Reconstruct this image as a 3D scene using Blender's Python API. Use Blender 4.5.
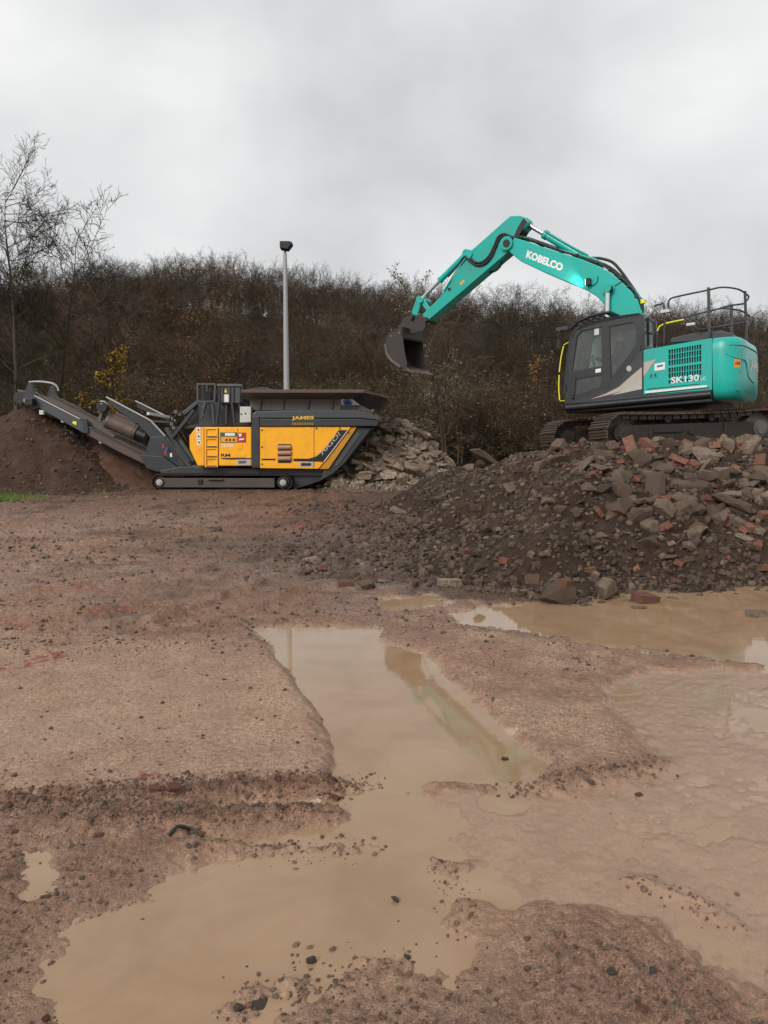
import bpy, bmesh, math, random
import numpy as np
from mathutils import Vector, Matrix
from mathutils.geometry import tessellate_polygon

for o in list(bpy.data.objects): bpy.data.objects.remove(o)
SC = bpy.context.scene
COL = SC.collection
RNG = np.random.default_rng(7)
random.seed(7)
rad = math.radians

# ------------------------------------------------------------------ camera
FPX, CAMH, PITCH = 760.0, 1.6, rad(5.4)
cam_d = bpy.data.cameras.new('camera'); cam = bpy.data.objects.new('camera', cam_d); COL.objects.link(cam)
cam.location = (0, 0, CAMH); cam.rotation_euler = (rad(90) - PITCH, 0, 0)
cam_d.sensor_fit = 'VERTICAL'; cam_d.sensor_height = 36.0; cam_d.lens = FPX / 1024 * 36.0
cam_d.clip_start = 0.05; cam_d.clip_end = 2000
SC.camera = cam
SC.render.resolution_x = 768; SC.render.resolution_y = 1024

# ------------------------------------------------------------------ sky, sun, exposure
SUN_EL, SUN_AZ = rad(33), rad(215)          # behind the camera, a little left; azimuth clockwise from +Y
wd = bpy.data.worlds.new('World'); SC.world = wd; wd.use_nodes = True
nt = wd.node_tree; nt.nodes.clear()
def wn(t, **k):
    n = nt.nodes.new(t)
    for a, b in k.items(): setattr(n, a, b)
    return n
out = wn('ShaderNodeOutputWorld'); bg = wn('ShaderNodeBackground')
sky = wn('ShaderNodeTexSky', sky_type='NISHITA', sun_disc=False, sun_elevation=SUN_EL, sun_rotation=SUN_AZ)
tc = wn('ShaderNodeTexCoord'); mp = wn('ShaderNodeMapping'); mp.inputs['Scale'].default_value = (1.0, 1.0, 1.5)
mp.inputs['Location'].default_value = (0.35, 0.2, 0.1)
n1 = wn('ShaderNodeTexNoise'); n1.inputs['Scale'].default_value = 2.4; n1.inputs['Detail'].default_value = 5; n1.inputs['Roughness'].default_value = 0.48; n1.inputs['Distortion'].default_value = 0.1
rp = wn('ShaderNodeValToRGB')
rp.color_ramp.elements[0].position = 0.34; rp.color_ramp.elements[0].color = (3.85, 3.9, 3.96, 1)
rp.color_ramp.elements[1].position = 0.66; rp.color_ramp.elements[1].color = (6.1, 6.1, 6.05, 1)
mx = wn('ShaderNodeMixRGB'); mx.inputs[0].default_value = 0.96
nt.links.new(tc.outputs['Generated'], mp.inputs['Vector']); nt.links.new(mp.outputs[0], n1.inputs['Vector'])
nt.links.new(n1.outputs['Fac'], rp.inputs[0]); nt.links.new(sky.outputs[0], mx.inputs[1]); nt.links.new(rp.outputs[0], mx.inputs[2])
nt.links.new(mx.outputs[0], bg.inputs['Color']); bg.inputs['Strength'].default_value = 0.1
nt.links.new(bg.outputs[0], out.inputs['Surface'])
sun_d = bpy.data.lights.new('sun', 'SUN'); sun_d.energy = 1.5; sun_d.angle = rad(25); sun_d.color = (1, 0.97, 0.93)
sun = bpy.data.objects.new('sun', sun_d); COL.objects.link(sun)
sd = Vector((math.sin(SUN_AZ) * math.cos(SUN_EL), math.cos(SUN_AZ) * math.cos(SUN_EL), math.sin(SUN_EL)))
sun.rotation_euler = sd.to_track_quat('Z', 'Y').to_euler(); sun.location = sd * 60
SC.view_settings.view_transform = 'Standard'; SC.view_settings.look = 'None'
SC.view_settings.gamma = 1; SC.view_settings.use_curve_mapping = False; SC.view_settings.exposure = 0.63
SC.cycles.max_bounces = 6; SC.cycles.transparent_max_bounces = 12

# ------------------------------------------------------------------ helpers
def tag(o, label=None, cat=None, group=None, kind=None):
    for k, v in (('label', label), ('category', cat), ('group', group), ('kind', kind)):
        if v: o[k] = v
    return o
def link(name, data, parent=None):
    o = bpy.data.objects.new(name, data); COL.objects.link(o)
    if parent is not None: o.parent = parent
    return o
def ray(px, py):
    x = (px - 384) / FPX; y = -(py - 512) / FPX
    return np.array([x, math.cos(PITCH) + y * math.sin(PITCH), -math.sin(PITCH) + y * math.cos(PITCH)])
CAM = np.array([0, 0, CAMH])
def G(px, py, z=0.0):                       # photo pixel -> point on the ground
    d = ray(px, py); return CAM + d * ((z - CAMH) / d[2])
def AT(px, py, Y):                          # photo pixel -> point at distance Y
    d = ray(px, py); return CAM + d * (Y / d[1])
def local(fr, px, py, lat):                 # photo pixel -> point on a side plane of a machine
    S, a0, a1, a2 = fr; d = ray(px, py)
    t = ((S + a1 * lat - CAM) @ a1) / (d @ a1); v = CAM + d * t - S
    return Vector((v @ a0, v @ a1, v @ a2))
def smooth(a, b, x):
    t = np.clip((x - a) / (b - a), 0, 1); return t * t * (3 - 2 * t)
def _h(i, j, s):
    n = (i.astype(np.int64) * 374761393 + j.astype(np.int64) * 668265263 + s * 1442695041) & 0xffffffff
    n = ((n ^ (n >> 13)) * 1274126177) & 0xffffffff
    n = ((n ^ (n >> 16)) * 2246822519) & 0xffffffff
    return ((n ^ (n >> 15)) & 0xffffff) / float(0xffffff)
def vnoise(x, y, s=0):
    xi = np.floor(x); yi = np.floor(y); fx = x - xi; fy = y - yi
    fx = fx * fx * fx * (fx * (fx * 6 - 15) + 10); fy = fy * fy * fy * (fy * (fy * 6 - 15) + 10)
    a = _h(xi, yi, s); b = _h(xi + 1, yi, s); c = _h(xi, yi + 1, s); d = _h(xi + 1, yi + 1, s)
    return (a * (1 - fx) + b * fx) * (1 - fy) + (c * (1 - fx) + d * fx) * fy * 1.0 - 0.5
def fbm(x, y, s=0, o=4, g=0.5, lac=2.03):
    r = 0; a = 1.0; tot = 0
    for k in range(o):
        r = r + a * vnoise(x * math.cos(k) - y * math.sin(k), x * math.sin(k) + y * math.cos(k), s + k * 17); tot += a
        a *= g; x = x * lac; y = y * lac
    return r / tot * 2
def billow(x, y, s=0, o=3):
    r = 0; a = 1.0
    for k in range(o):
        r = r + a * (1 - np.abs(vnoise(x, y, s + k * 31)) * 4).clip(-1, 1); a *= 0.5; x = x * 2.1; y = y * 2.1
    return r / 1.75
def sdpoly(poly, x, y):                     # signed distance, positive inside
    d = np.full(x.shape, 1e9); inside = np.zeros(x.shape, bool)
    n = len(poly)
    for i in range(n):
        ax, ay = poly[i]; bx, by = poly[(i + 1) % n]
        ex, ey = bx - ax, by - ay; wx, wy = x - ax, y - ay
        t = np.clip((wx * ex + wy * ey) / (ex * ex + ey * ey + 1e-12), 0, 1)
        d = np.minimum(d, (wx - ex * t) ** 2 + (wy - ey * t) ** 2)
        c = ((ay > y) != (by > y)) & (x < (bx - ax) * (y - ay) / (by - ay + 1e-12) + ax)
        inside ^= c
    d = np.sqrt(d); return np.where(inside, d, -d)
def sdline(pts, x, y):
    d = np.full(x.shape, 1e9)
    for (ax, ay), (bx, by) in zip(pts[:-1], pts[1:]):
        ex, ey = bx - ax, by - ay; wx, wy = x - ax, y - ay
        t = np.clip((wx * ex + wy * ey) / (ex * ex + ey * ey + 1e-12), 0, 1)
        d = np.minimum(d, (wx - ex * t) ** 2 + (wy - ey * t) ** 2)
    return np.sqrt(d)
def gpoly(px): return [tuple(G(a, b)[:2]) for a, b in px]

def mesh_np(name, V, F, mats=(), smoothf=False, midx=None):
    V = np.asarray(V, np.float32); F = np.asarray(F, np.int32); k = F.shape[1]
    me = bpy.data.meshes.new(name)
    me.vertices.add(len(V)); me.vertices.foreach_set('co', V.ravel())
    me.loops.add(F.size); me.loops.foreach_set('vertex_index', F.ravel())
    me.polygons.add(len(F)); me.polygons.foreach_set('loop_start', np.arange(0, F.size, k, dtype=np.int32))
    for m in mats: me.materials.append(m)
    if midx is not None: me.polygons.foreach_set('material_index', np.asarray(midx, np.int32))
    me.update(calc_edges=True); me.validate()
    me.polygons.foreach_set('use_smooth', np.full(len(me.polygons), smoothf)); me.update()
    return me

class MB:
    """collects shapes into one mesh"""
    def __init__(s): s.v = []; s.f = []; s.m = []; s.sm = []
    def add(s, V, F, m=0, sm=False):
        b = len(s.v); s.v += [tuple(p) for p in V]; s.f += [tuple(i + b for i in f) for f in F]
        s.m += [m] * len(F); s.sm += [sm] * len(F); return s
    def box(s, c, size, rot=None, m=0):
        hx, hy, hz = (q / 2 for q in size); V = [Vector((x * hx, y * hy, z * hz)) for x in (-1, 1) for y in (-1, 1) for z in (-1, 1)]
        if rot is not None: V = [rot @ p for p in V]
        V = [p + Vector(c) for p in V]
        return s.add(V, [(0, 1, 3, 2), (4, 6, 7, 5), (0, 4, 5, 1), (2, 3, 7, 6), (0, 2, 6, 4), (1, 5, 7, 3)], m)
    def bar(s, p0, p1, w, h, m=0, up=(0, 0, 1)):
        p0 = Vector(p0); p1 = Vector(p1); d = p1 - p0; L = d.length; d.normalize(); u = Vector(up)
        sd_ = d.cross(u)
        if sd_.length < 1e-4: sd_ = d.cross(Vector((0, 1, 0)))
        sd_.normalize(); u = sd_.cross(d)
        R = Matrix((d, sd_, u)).transposed()
        return s.box((p0 + p1) / 2, (L, w, h), R, m)
    def prism(s, pts, y0, y1, m=0, holes=()):       # outline in (x, z), pushed through from y0 to y1
        loops = [[Vector((p[0], p[-1])) for p in pts]] + [[Vector((p[0], p[-1])) for p in h] for h in holes]
        tris = tessellate_polygon([[Vector((p.x, p.y, 0)) for p in l] for l in loops])
        flat = [p for l in loops for p in l]; n = len(flat)
        V = [(p.x, y0, p.y) for p in flat] + [(p.x, y1, p.y) for p in flat]
        F = [t for t in tris] + [tuple(i + n for i in reversed(t)) for t in tris]
        if len(loops) == 1: F = [tuple(range(n)), tuple(range(2 * n - 1, n - 1, -1))]
        b = 0
        for l in loops:
            k = len(l)
            for i in range(k):
                j = (i + 1) % k; F.append((b + i, b + j, b + j + n, b + i + n))
            b += k
        return s.add(V, F, m)
    def tube(s, path, r, n=8, m=0, closed=False, cap=True):
        P = [Vector(p) for p in path]; k = len(P); rr = r if isinstance(r, (list, tuple)) else [r] * k
        V = []; F = []; prev = None
        for i in range(k):
            d = (P[min(i + 1, k - 1)] - P[max(i - 1, 0)]).normalized()
            a = prev if prev is not None else (Vector((0, 0, 1)) if abs(d.z) < 0.9 else Vector((1, 0, 0)))
            a = (a - d * a.dot(d)).normalized(); prev = a; b = d.cross(a)
            for q in range(n):
                t = 2 * math.pi * q / n; V.append(P[i] + (a * math.cos(t) + b * math.sin(t)) * rr[i])
        for i in range(k - 1):
            for q in range(n):
                F.append((i * n + q, i * n + (q + 1) % n, (i + 1) * n + (q + 1) % n, (i + 1) * n + q))
        s.add(V, F, m, n > 5)
        if cap:
            s.add(V[:n], [tuple(reversed(range(n)))], m); s.add(V[-n:], [tuple(range(n))], m)
        return s
    def cyl(s, p0, p1, r, n=16, m=0, r1=None): return s.tube([p0, p1], [r, r if r1 is None else r1], n, m)
    def build(s, name, mats, parent=None, bevel=0, seg=2, fixn=True):
        me = bpy.data.meshes.new(name); me.from_pydata(s.v, [], s.f)
        for mt in (mats if isinstance(mats, (list, tuple)) else [mats]): me.materials.append(mt)
        me.polygons.foreach_set('material_index', s.m); me.polygons.foreach_set('use_smooth', s.sm)
        me.update()
        if fixn:
            bm = bmesh.new(); bm.from_mesh(me); bmesh.ops.recalc_face_normals(bm, faces=bm.faces); bm.to_mesh(me); bm.free()
        o = link(name, me, parent)
        if bevel:
            md = o.modifiers.new('bevel', 'BEVEL'); md.width = bevel; md.segments = seg; md.limit_method = 'ANGLE'; md.angle_limit = rad(35); md.harden_normals = False
        return o
def bez(pts, n=8):                          # smooth line through points (Catmull-Rom)
    P = [Vector(p) for p in pts]; P = [P[0] * 2 - P[1]] + P + [P[-1] * 2 - P[-2]]; R = []
    for i in range(1, len(P) - 2):
        for k in range(n):
            t = k / n; a, b, c, d = P[i - 1:i + 3]
            R.append(0.5 * ((2 * b) + (c - a) * t + (2 * a - 5 * b + 4 * c - d) * t * t + (3 * b - a - 3 * c + d) * t ** 3))
    R.append(P[-2]); return R
def text_mesh(name, body, bl, br, tl, mat, parent, bold=0.0, push=(0, 0, 0), warp=None):
    cu = bpy.data.curves.new('t', 'FONT'); cu.body = body; cu.offset = bold; cu.resolution_u = 3; cu.fill_mode = 'FRONT'
    o = bpy.data.objects.new('t', cu); COL.objects.link(o)
    dg = bpy.context.evaluated_depsgraph_get(); me = bpy.data.meshes.new_from_object(o.evaluated_get(dg)); bpy.data.objects.remove(o)
    n = len(me.vertices); co = np.empty(n * 3, np.float32); me.vertices.foreach_get('co', co); co = co.reshape(-1, 3)
    lo, hi = co.min(0), co.max(0); u = (co[:, 0] - lo[0]) / (hi[0] - lo[0]); v = (co[:, 1] - lo[1]) / (hi[1] - lo[1])
    bl, br, tl = (np.array(q, float) for q in (bl, br, tl))
    P = bl + u[:, None] * (br - bl) + v[:, None] * (tl - bl) + np.array(push)
    if warp: P = np.array([warp(p) for p in P])
    me.vertices.foreach_set('co', P.astype(np.float32).ravel()); me.materials.clear(); me.materials.append(mat); me.update()
    me.name = name
    return link(name, me, parent)

# ------------------------------------------------------------------ materials
def new_mat(name):
    m = bpy.data.materials.new(name); m.use_nodes = True; t = m.node_tree; b = t.nodes['Principled BSDF']; return m, t, b
def nd(t, ty, **k):
    n = t.nodes.new(ty)
    for a, b in k.items():
        if a in ('ins',):
            for i, v in b.items(): n.inputs[i].default_value = v
        else: setattr(n, a, b)
    return n
def ramp(t, fac, stops):
    r = nd(t, 'ShaderNodeValToRGB'); e = r.color_ramp.elements
    while len(e) < len(stops): e.new(0.5)
    for q, (p, c) in zip(e, stops): q.position = p; q.color = (*c, 1) if len(c) == 3 else c
    t.links.new(fac, r.inputs[0]); return r
def mixc(t, fac, a, b, mode='MIX'):
    m = nd(t, 'ShaderNodeMixRGB', blend_type=mode)
    for i, q in ((0, fac), (1, a), (2, b)):
        if hasattr(q, 'is_linked') or isinstance(q, bpy.types.NodeSocket): t.links.new(q, m.inputs[i])
        else: m.inputs[i].default_value = q if i == 0 else (*q, 1)
    return m.outputs[0]
def noise(t, scale, detail=4, rough=0.55, vec=None, dist=0):
    n = nd(t, 'ShaderNodeTexNoise', ins={'Scale': scale, 'Detail': detail, 'Roughness': rough, 'Distortion': dist})
    if vec is not None: t.links.new(vec, n.inputs['Vector'])
    return n.outputs['Fac']
def objco(t): return nd(t, 'ShaderNodeTexCoord').outputs['Object']
def geopos(t): return nd(t, 'ShaderNodeNewGeometry').outputs['Position']
def bump(t, b, h, strength=0.4, dist=0.01):
    n = nd(t, 'ShaderNodeBump', ins={'Strength': strength, 'Distance': dist}); t.links.new(h, n.inputs['Height']); t.links.new(n.outputs[0], b.inputs['Normal'])
def math_n(t, op, a, b=None):
    n = nd(t, 'ShaderNodeMath', operation=op)
    for i, q in ((0, a), (1, b)):
        if q is None: continue
        if isinstance(q, bpy.types.NodeSocket): t.links.new(q, n.inputs[i])
        else: n.inputs[i].default_value = q
    return n.outputs[0]
def paint(name, col, rough=0.4, dirt=0.35, scale=3.0, metal=0.0, dcol=(0.10, 0.075, 0.055)):
    m, t, b = new_mat(name); p = objco(t)
    f = noise(t, scale, 6, 0.7, p); f2 = noise(t, scale * 9, 4, 0.7, p)
    g = ramp(t, f, [(0.48, (0, 0, 0)), (0.75, (1, 1, 1))]).outputs[0]
    g2 = ramp(t, f2, [(0.58, (0, 0, 0)), (0.65, (1, 1, 1))]).outputs[0]
    fac = math_n(t, 'MULTIPLY', math_n(t, 'MAXIMUM', g, g2), dirt)
    v = mixc(t, math_n(t, 'MULTIPLY', f2, 0.25), col, tuple(c * 0.75 for c in col))
    t.links.new(mixc(t, fac, v, dcol), b.inputs['Base Color'])
    rr = math_n(t, 'ADD', math_n(t, 'MULTIPLY', fac, 0.5), rough); t.links.new(rr, b.inputs['Roughness'])
    b.inputs['Metallic'].default_value = metal
    bump(t, b, f2, 0.15, 0.004)
    return m
M = {}
M['teal'] = paint('teal_paint', (0.004, 0.42, 0.355), 0.28, 0.32)
M['teal_arm'] = paint('teal_paint_arm', (0.004, 0.38, 0.315), 0.3, 0.42)
M['yellow'] = paint('amber_paint', (0.97, 0.43, 0.001), 0.5, 0.3, 4)
M['grey'] = paint('dark_grey_paint', (0.026, 0.029, 0.033), 0.42, 0.2, 3, dcol=(0.13, 0.105, 0.085))
M['grey2'] = paint('mid_grey_paint', (0.05, 0.056, 0.062), 0.42, 0.3, 3, dcol=(0.13, 0.105, 0.085))
M['dusty'] = paint('dusty_steel', (0.10, 0.09, 0.082), 0.6, 0.8, 2.5, dcol=(0.19, 0.155, 0.13))
M['black'] = paint('black_paint', (0.007, 0.007, 0.008), 0.4, 0.15)
M['cabgrey'] = paint('cab_charcoal', (0.02, 0.021, 0.024), 0.36, 0.15)
M['rubber'] = paint('black_rubber', (0.011, 0.011, 0.011), 0.55, 0.25)
M['steel'] = paint('muddy_steel', (0.03, 0.022, 0.018), 0.5, 0.8, 5, metal=0.2, dcol=(0.075, 0.05, 0.037))
M['trackframe'] = paint('muddy_track_frame', (0.06, 0.05, 0.043), 0.6, 0.85, 4, dcol=(0.12, 0.088, 0.068))
M['shoe'] = paint('worn_track_steel', (0.10, 0.07, 0.055), 0.42, 0.7, 6, metal=0.35, dcol=(0.14, 0.09, 0.065))
M['chrome'] = paint('chrome_rod', (0.75, 0.75, 0.76), 0.18, 0.05, metal=1.0)
M['bucket'] = paint('bucket_steel', (0.03, 0.022, 0.018), 0.55, 0.75, 4, dcol=(0.062, 0.044, 0.034))
M['belt'] = paint('muddy_belt', (0.11, 0.075, 0.06), 0.8, 0.9, 6, dcol=(0.16, 0.11, 0.085))
M['rust'] = paint('rusty_drum', (0.12, 0.085, 0.07), 0.55, 0.8, 4, metal=0.2, dcol=(0.10, 0.06, 0.04))
M['copper'] = paint('heat_tinted_louvre', (0.42, 0.22, 0.13), 0.45, 0.4, 8)
M['white'] = paint('white_vinyl', (0.75, 0.75, 0.73), 0.45, 0.12)
M['offwhite'] = paint('pale_grey_box', (0.55, 0.56, 0.53), 0.5, 0.2, 6)
M['silver'] = paint('silver_vinyl', (0.42, 0.41, 0.39), 0.4, 0.12)
M['beige'] = paint('beige_vinyl', (0.42, 0.37, 0.31), 0.4, 0.12)
M['orange'] = paint('orange_sticker', (0.85, 0.30, 0.01), 0.5, 0.1)
M['red'] = paint('red_sticker', (0.42, 0.02, 0.03), 0.5, 0.1)
M['green'] = paint('green_sticker', (0.01, 0.13, 0.06), 0.5, 0.1)
M['hivis'] = paint('hi_vis_yellow', (0.80, 0.78, 0.01), 0.5, 0.1)
M['blue'] = paint('blue_drive', (0.02, 0.09, 0.28), 0.5, 0.3)
M['galv'] = paint('galvanised_steel', (0.33, 0.34, 0.345), 0.5, 0.2, 2, metal=0.2, dcol=(0.2, 0.2, 0.19))
M['lampblack'] = paint('black_lamp_housing', (0.008, 0.008, 0.009), 0.5, 0.1)
M['seat'] = paint('dark_seat', (0.02, 0.02, 0.022), 0.8, 0.2)
M['jacket'] = paint('dark_jacket', (0.018, 0.018, 0.022), 0.85, 0.15)
M['skin'] = paint('skin', (0.42, 0.24, 0.17), 0.55, 0.0)
M['trousers'] = paint('dark_trousers', (0.02, 0.022, 0.03), 0.85, 0.2)
def glass_mat(dust=.08, dc=.34):  # diffuse share: dust film, plus glare painted as colour on the far panes
    m, t, b = new_mat('cab_glass'); t.nodes.remove(b); o = t.nodes['Material Output']
    tr = nd(t, 'ShaderNodeBsdfTransparent', ins={'Color': (0.86, 0.91, 0.89, 1)}); gl = nd(t, 'ShaderNodeBsdfGlossy', ins={'Roughness': 0.02})
    df = nd(t, 'ShaderNodeBsdfDiffuse', ins={'Color': (dc, dc * 1.05, dc * 1.02, 1)}); fr = nd(t, 'ShaderNodeFresnel', ins={'IOR': 1.5})
    a = nd(t, 'ShaderNodeMixShader', ins={0: dust}); c = nd(t, 'ShaderNodeMixShader')
    t.links.new(tr.outputs[0], a.inputs[1]); t.links.new(df.outputs[0], a.inputs[2]); t.links.new(fr.outputs[0], c.inputs[0])
    t.links.new(a.outputs[0], c.inputs[1]); t.links.new(gl.outputs[0], c.inputs[2]); t.links.new(c.outputs[0], o.inputs['Surface']); return m
M['glass'] = glass_mat(); M['glass_glare'] = glass_mat(.6, .55)  # far panes: window reflection and pale sky put into the diffuse colour
def emit_mat():
    m, t, b = new_mat('lit_work_lamp'); b.inputs['Base Color'].default_value = (0.8, 0.9, 0.9, 1)
    b.inputs['Emission Color'].default_value = (0.85, 1, 0.97, 1); b.inputs['Emission Strength'].default_value = 1.2; return m
M['lamp'] = emit_mat()

def ground_mat():
    m, t, b = new_mat('wet_mud'); p = geopos(t)
    at = nd(t, 'ShaderNodeAttribute', attribute_name='zone'); sp = nd(t, 'ShaderNodeSeparateColor'); t.links.new(at.outputs['Color'], sp.inputs[0])
    hard, slur, redz = sp.outputs[0], sp.outputs[1], sp.outputs[2]
    a2 = nd(t, 'ShaderNodeAttribute', attribute_name='zone2'); s2 = nd(t, 'ShaderNodeSeparateColor'); t.links.new(a2.outputs['Color'], s2.inputs[0])
    dark, sandy, wet = s2.outputs[0], s2.outputs[1], s2.outputs[2]
    nb = noise(t, 0.55, 6, 0.6, p); nm = noise(t, 5, 6, 0.65, p); nf = noise(t, 38, 5, 0.7, p); ng = noise(t, 150, 4, 0.75, p); nh = noise(t, 420, 2, 0.6, p)
    c = ramp(t, nm, [(0.3, (0.210, 0.122, 0.079)), (0.5, (0.310, 0.187, 0.126)), (0.7, (0.420, 0.266, 0.184))]).outputs[0]
    c = mixc(t, ramp(t, nb, [(0.42, (0, 0, 0)), (0.62, (1, 1, 1))]).outputs[0], c, (0.325, 0.187, 0.124))
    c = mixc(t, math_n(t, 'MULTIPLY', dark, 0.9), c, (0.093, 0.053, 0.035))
    hc = ramp(t, nm, [(0.3, (0.341, 0.207, 0.139)), (0.7, (0.478, 0.310, 0.218))]).outputs[0]
    c = mixc(t, hard, c, hc)
    sc = ramp(t, nm, [(0.3, (0.263, 0.157, 0.092)), (0.5, (0.299, 0.181, 0.111)), (0.7, (0.336, 0.208, 0.131))]).outputs[0]
    c = mixc(t, slur, c, sc)
    c = mixc(t, math_n(t, 'MULTIPLY', sandy, ramp(t, ng, [(0.42, (0, 0, 0)), (0.6, (0.840, 0.748, 0.696))]).outputs[0]), c, (0.546, 0.383, 0.261))
    c = mixc(t, math_n(t, 'MULTIPLY', redz, 0.9), c, (0.284, 0.069, 0.039))
    # grain: grit and crumbs lighter and darker than the mud between
    inv = math_n(t, 'SUBTRACT', 1.0, math_n(t, 'MULTIPLY', slur, 0.72))
    gr = ramp(t, ng, [(0.32, (0.28, 0.27, 0.26)), (0.45, (0.88, 0.88, 0.88)), (0.57, (1.08, 1.08, 1.08)), (0.68, (2.0, 1.96, 1.9))]).outputs[0]
    c = mixc(t, inv, c, mixc(t, 1.0, c, gr, 'MULTIPLY'))
    gf = ramp(t, nf, [(0.30, (0.55, 0.54, 0.53)), (0.5, (1, 1, 1)), (0.70, (1.4, 1.4, 1.4))]).outputs[0]
    c = mixc(t, math_n(t, 'MULTIPLY', inv, 0.85), c, mixc(t, 1.0, c, gf, 'MULTIPLY'))
    gh = ramp(t, nh, [(0.33, (0.5, 0.5, 0.5)), (0.5, (1, 1, 1)), (0.68, (1.55, 1.55, 1.55))]).outputs[0]
    c = mixc(t, math_n(t, 'MULTIPLY', inv, 0.7), c, mixc(t, 1.0, c, gh, 'MULTIPLY'))
    t.links.new(c, b.inputs['Base Color'])
    r0 = ramp(t, noise(t, 1.6, 5, 0.65, p), [(0.35, (0.38, 0.38, 0.38)), (0.65, (0.68, 0.68, 0.68))]).outputs[0]
    r1 = ramp(t, nm, [(0.3, (0.08, 0.08, 0.08)), (0.7, (0.24, 0.24, 0.24))]).outputs[0]
    r = mixc(t, slur, r0, r1); r = mixc(t, wet, r, (0.17, 0.17, 0.17)); t.links.new(r, b.inputs['Roughness'])
    sl = math_n(t, 'ADD', 0.2, math_n(t, 'MULTIPLY', math_n(t, 'MAXIMUM', slur, wet), 0.42)); t.links.new(sl, b.inputs['Specular IOR Level'])
    vo = nd(t, 'ShaderNodeTexVoronoi', ins={'Scale': 26.0, 'Randomness': 1.0}); t.links.new(p, vo.inputs['Vector'])
    h = math_n(t, 'ADD', math_n(t, 'MULTIPLY', nf, 1.3), math_n(t, 'MULTIPLY', ng, 0.9))
    h = math_n(t, 'SUBTRACT', h, math_n(t, 'MULTIPLY', vo.outputs['Distance'], 0.7))
    h = math_n(t, 'MULTIPLY', h, math_n(t, 'SUBTRACT', 1.0, math_n(t, 'MULTIPLY', slur, 0.90)))
    bump(t, b, h, 0.75, 0.018)
    return m
M['ground'] = ground_mat()
def water_mat():
    m, t, b = new_mat('silty_water'); p = geopos(t)
    n = ramp(t, noise(t, 2.2, 6, 0.65, p, 0.6), [(0.36, (0, 0, 0)), (0.64, (1, 1, 1))]).outputs[0]; c = mixc(t, n, (0.285, 0.180, 0.102), (0.345, 0.228, 0.138)); t.links.new(c, b.inputs['Base Color'])
    b.inputs['Roughness'].default_value = 0.035; b.inputs['IOR'].default_value = 1.36
    mp_ = nd(t, 'ShaderNodeMapping', ins={'Scale': (3.0, 9.0, 1.0)}); t.links.new(p, mp_.inputs[0])
    bump(t, b, noise(t, 1.0, 3, 0.5, mp_.outputs[0]), 0.006, 0.05); return m
M['water'] = water_mat()
def soil_mat(name, c0, c1, c2, gs=60, rough=0.75, bs=0.9):
    m, t, b = new_mat(name); p = geopos(t); nm = noise(t, 3, 6, 0.65, p); ng = noise(t, gs, 4, 0.7, p)
    c = ramp(t, nm, [(0.3, c0), (0.55, c1), (0.75, c2)]).outputs[0]
    c = mixc(t, math_n(t, 'MULTIPLY', ramp(t, ng, [(0.55, (0, 0, 0)), (0.7, (1, 1, 1))]).outputs[0], 0.35), c, tuple(q * 1.7 for q in c2))
    c = mixc(t, math_n(t, 'MULTIPLY', ramp(t, ng, [(0.3, (1, 1, 1)), (0.45, (0, 0, 0))]).outputs[0], 0.5), c, tuple(q * 0.5 for q in c0))
    t.links.new(c, b.inputs['Base Color']); b.inputs['Roughness'].default_value = rough; b.inputs['Specular IOR Level'].default_value = 0.15; bump(t, b, ng, bs, 0.03); return m
M['heapsoil'] = soil_mat('heap_soil', (0.028, 0.017, 0.012), (0.052, 0.033, 0.023), (0.095, 0.062, 0.043), 40)
M['pile_dark'] = soil_mat('crushed_aggregate', (0.046, 0.026, 0.018), (0.078, 0.044, 0.030), (0.115, 0.068, 0.048), 55)
M['pile_red'] = soil_mat('reddish_fines', (0.11, 0.057, 0.040), (0.145, 0.077, 0.053), (0.175, 0.098, 0.070), 70)
M['pile_conc'] = soil_mat('concrete_dust', (0.10, 0.080, 0.062), (0.15, 0.12, 0.094), (0.20, 0.165, 0.13), 40)
M['litter'] = soil_mat('leaf_litter', (0.014, 0.010, 0.007), (0.024, 0.018, 0.012), (0.036, 0.029, 0.016), 8, 0.9, 0.5)
def stone_mat(name, cols, gs=14, rough=0.7):
    m, t, b = new_mat(name); oi = nd(t, 'ShaderNodeObjectInfo'); p = objco(t)
    at = nd(t, 'ShaderNodeAttribute', attribute_name='rnd')
    rsum = math_n(t, 'FRACT', math_n(t, 'ADD', oi.outputs['Random'], at.outputs['Fac']))
    k = len(cols); c = ramp(t, rsum, [(i / (k - 1) if k > 1 else 0, q) for i, q in enumerate(cols)]).outputs[0]
    n = noise(t, gs, 6, 0.7, p); n2 = noise(t, gs * 0.3, 5, 0.65, p)
    c = mixc(t, ramp(t, n, [(0.35, (0, 0, 0)), (0.7, (1, 1, 1))]).outputs[0], c, (0.10, 0.075, 0.058), 'MIX') if False else mixc(t, math_n(t, 'MULTIPLY', ramp(t, n2, [(0.46, (0, 0, 0)), (0.62, (1, 1, 1))]).outputs[0], 0.75), c, (0.105, 0.078, 0.060))
    c = mixc(t, math_n(t, 'MULTIPLY', n, 0.45), c, (0.04, 0.03, 0.024)); t.links.new(c, b.inputs['Base Color'])
    b.inputs['Roughness'].default_value = rough; b.inputs['Specular IOR Level'].default_value = 0.2; bump(t, b, n, 0.8, 0.03); return m
M['concrete'] = stone_mat('broken_concrete', [(0.13, 0.086, 0.059), (0.20, 0.14, 0.098), (0.31, 0.24, 0.175), (0.165, 0.105, 0.070), (0.10, 0.07, 0.05), (0.21, 0.14, 0.095)])
M['concrete_pale'] = stone_mat('pale_broken_concrete', [(0.25, 0.18, 0.125), (0.36, 0.275, 0.195), (0.47, 0.375, 0.28), (0.28, 0.195, 0.135), (0.20, 0.145, 0.105)])
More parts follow.
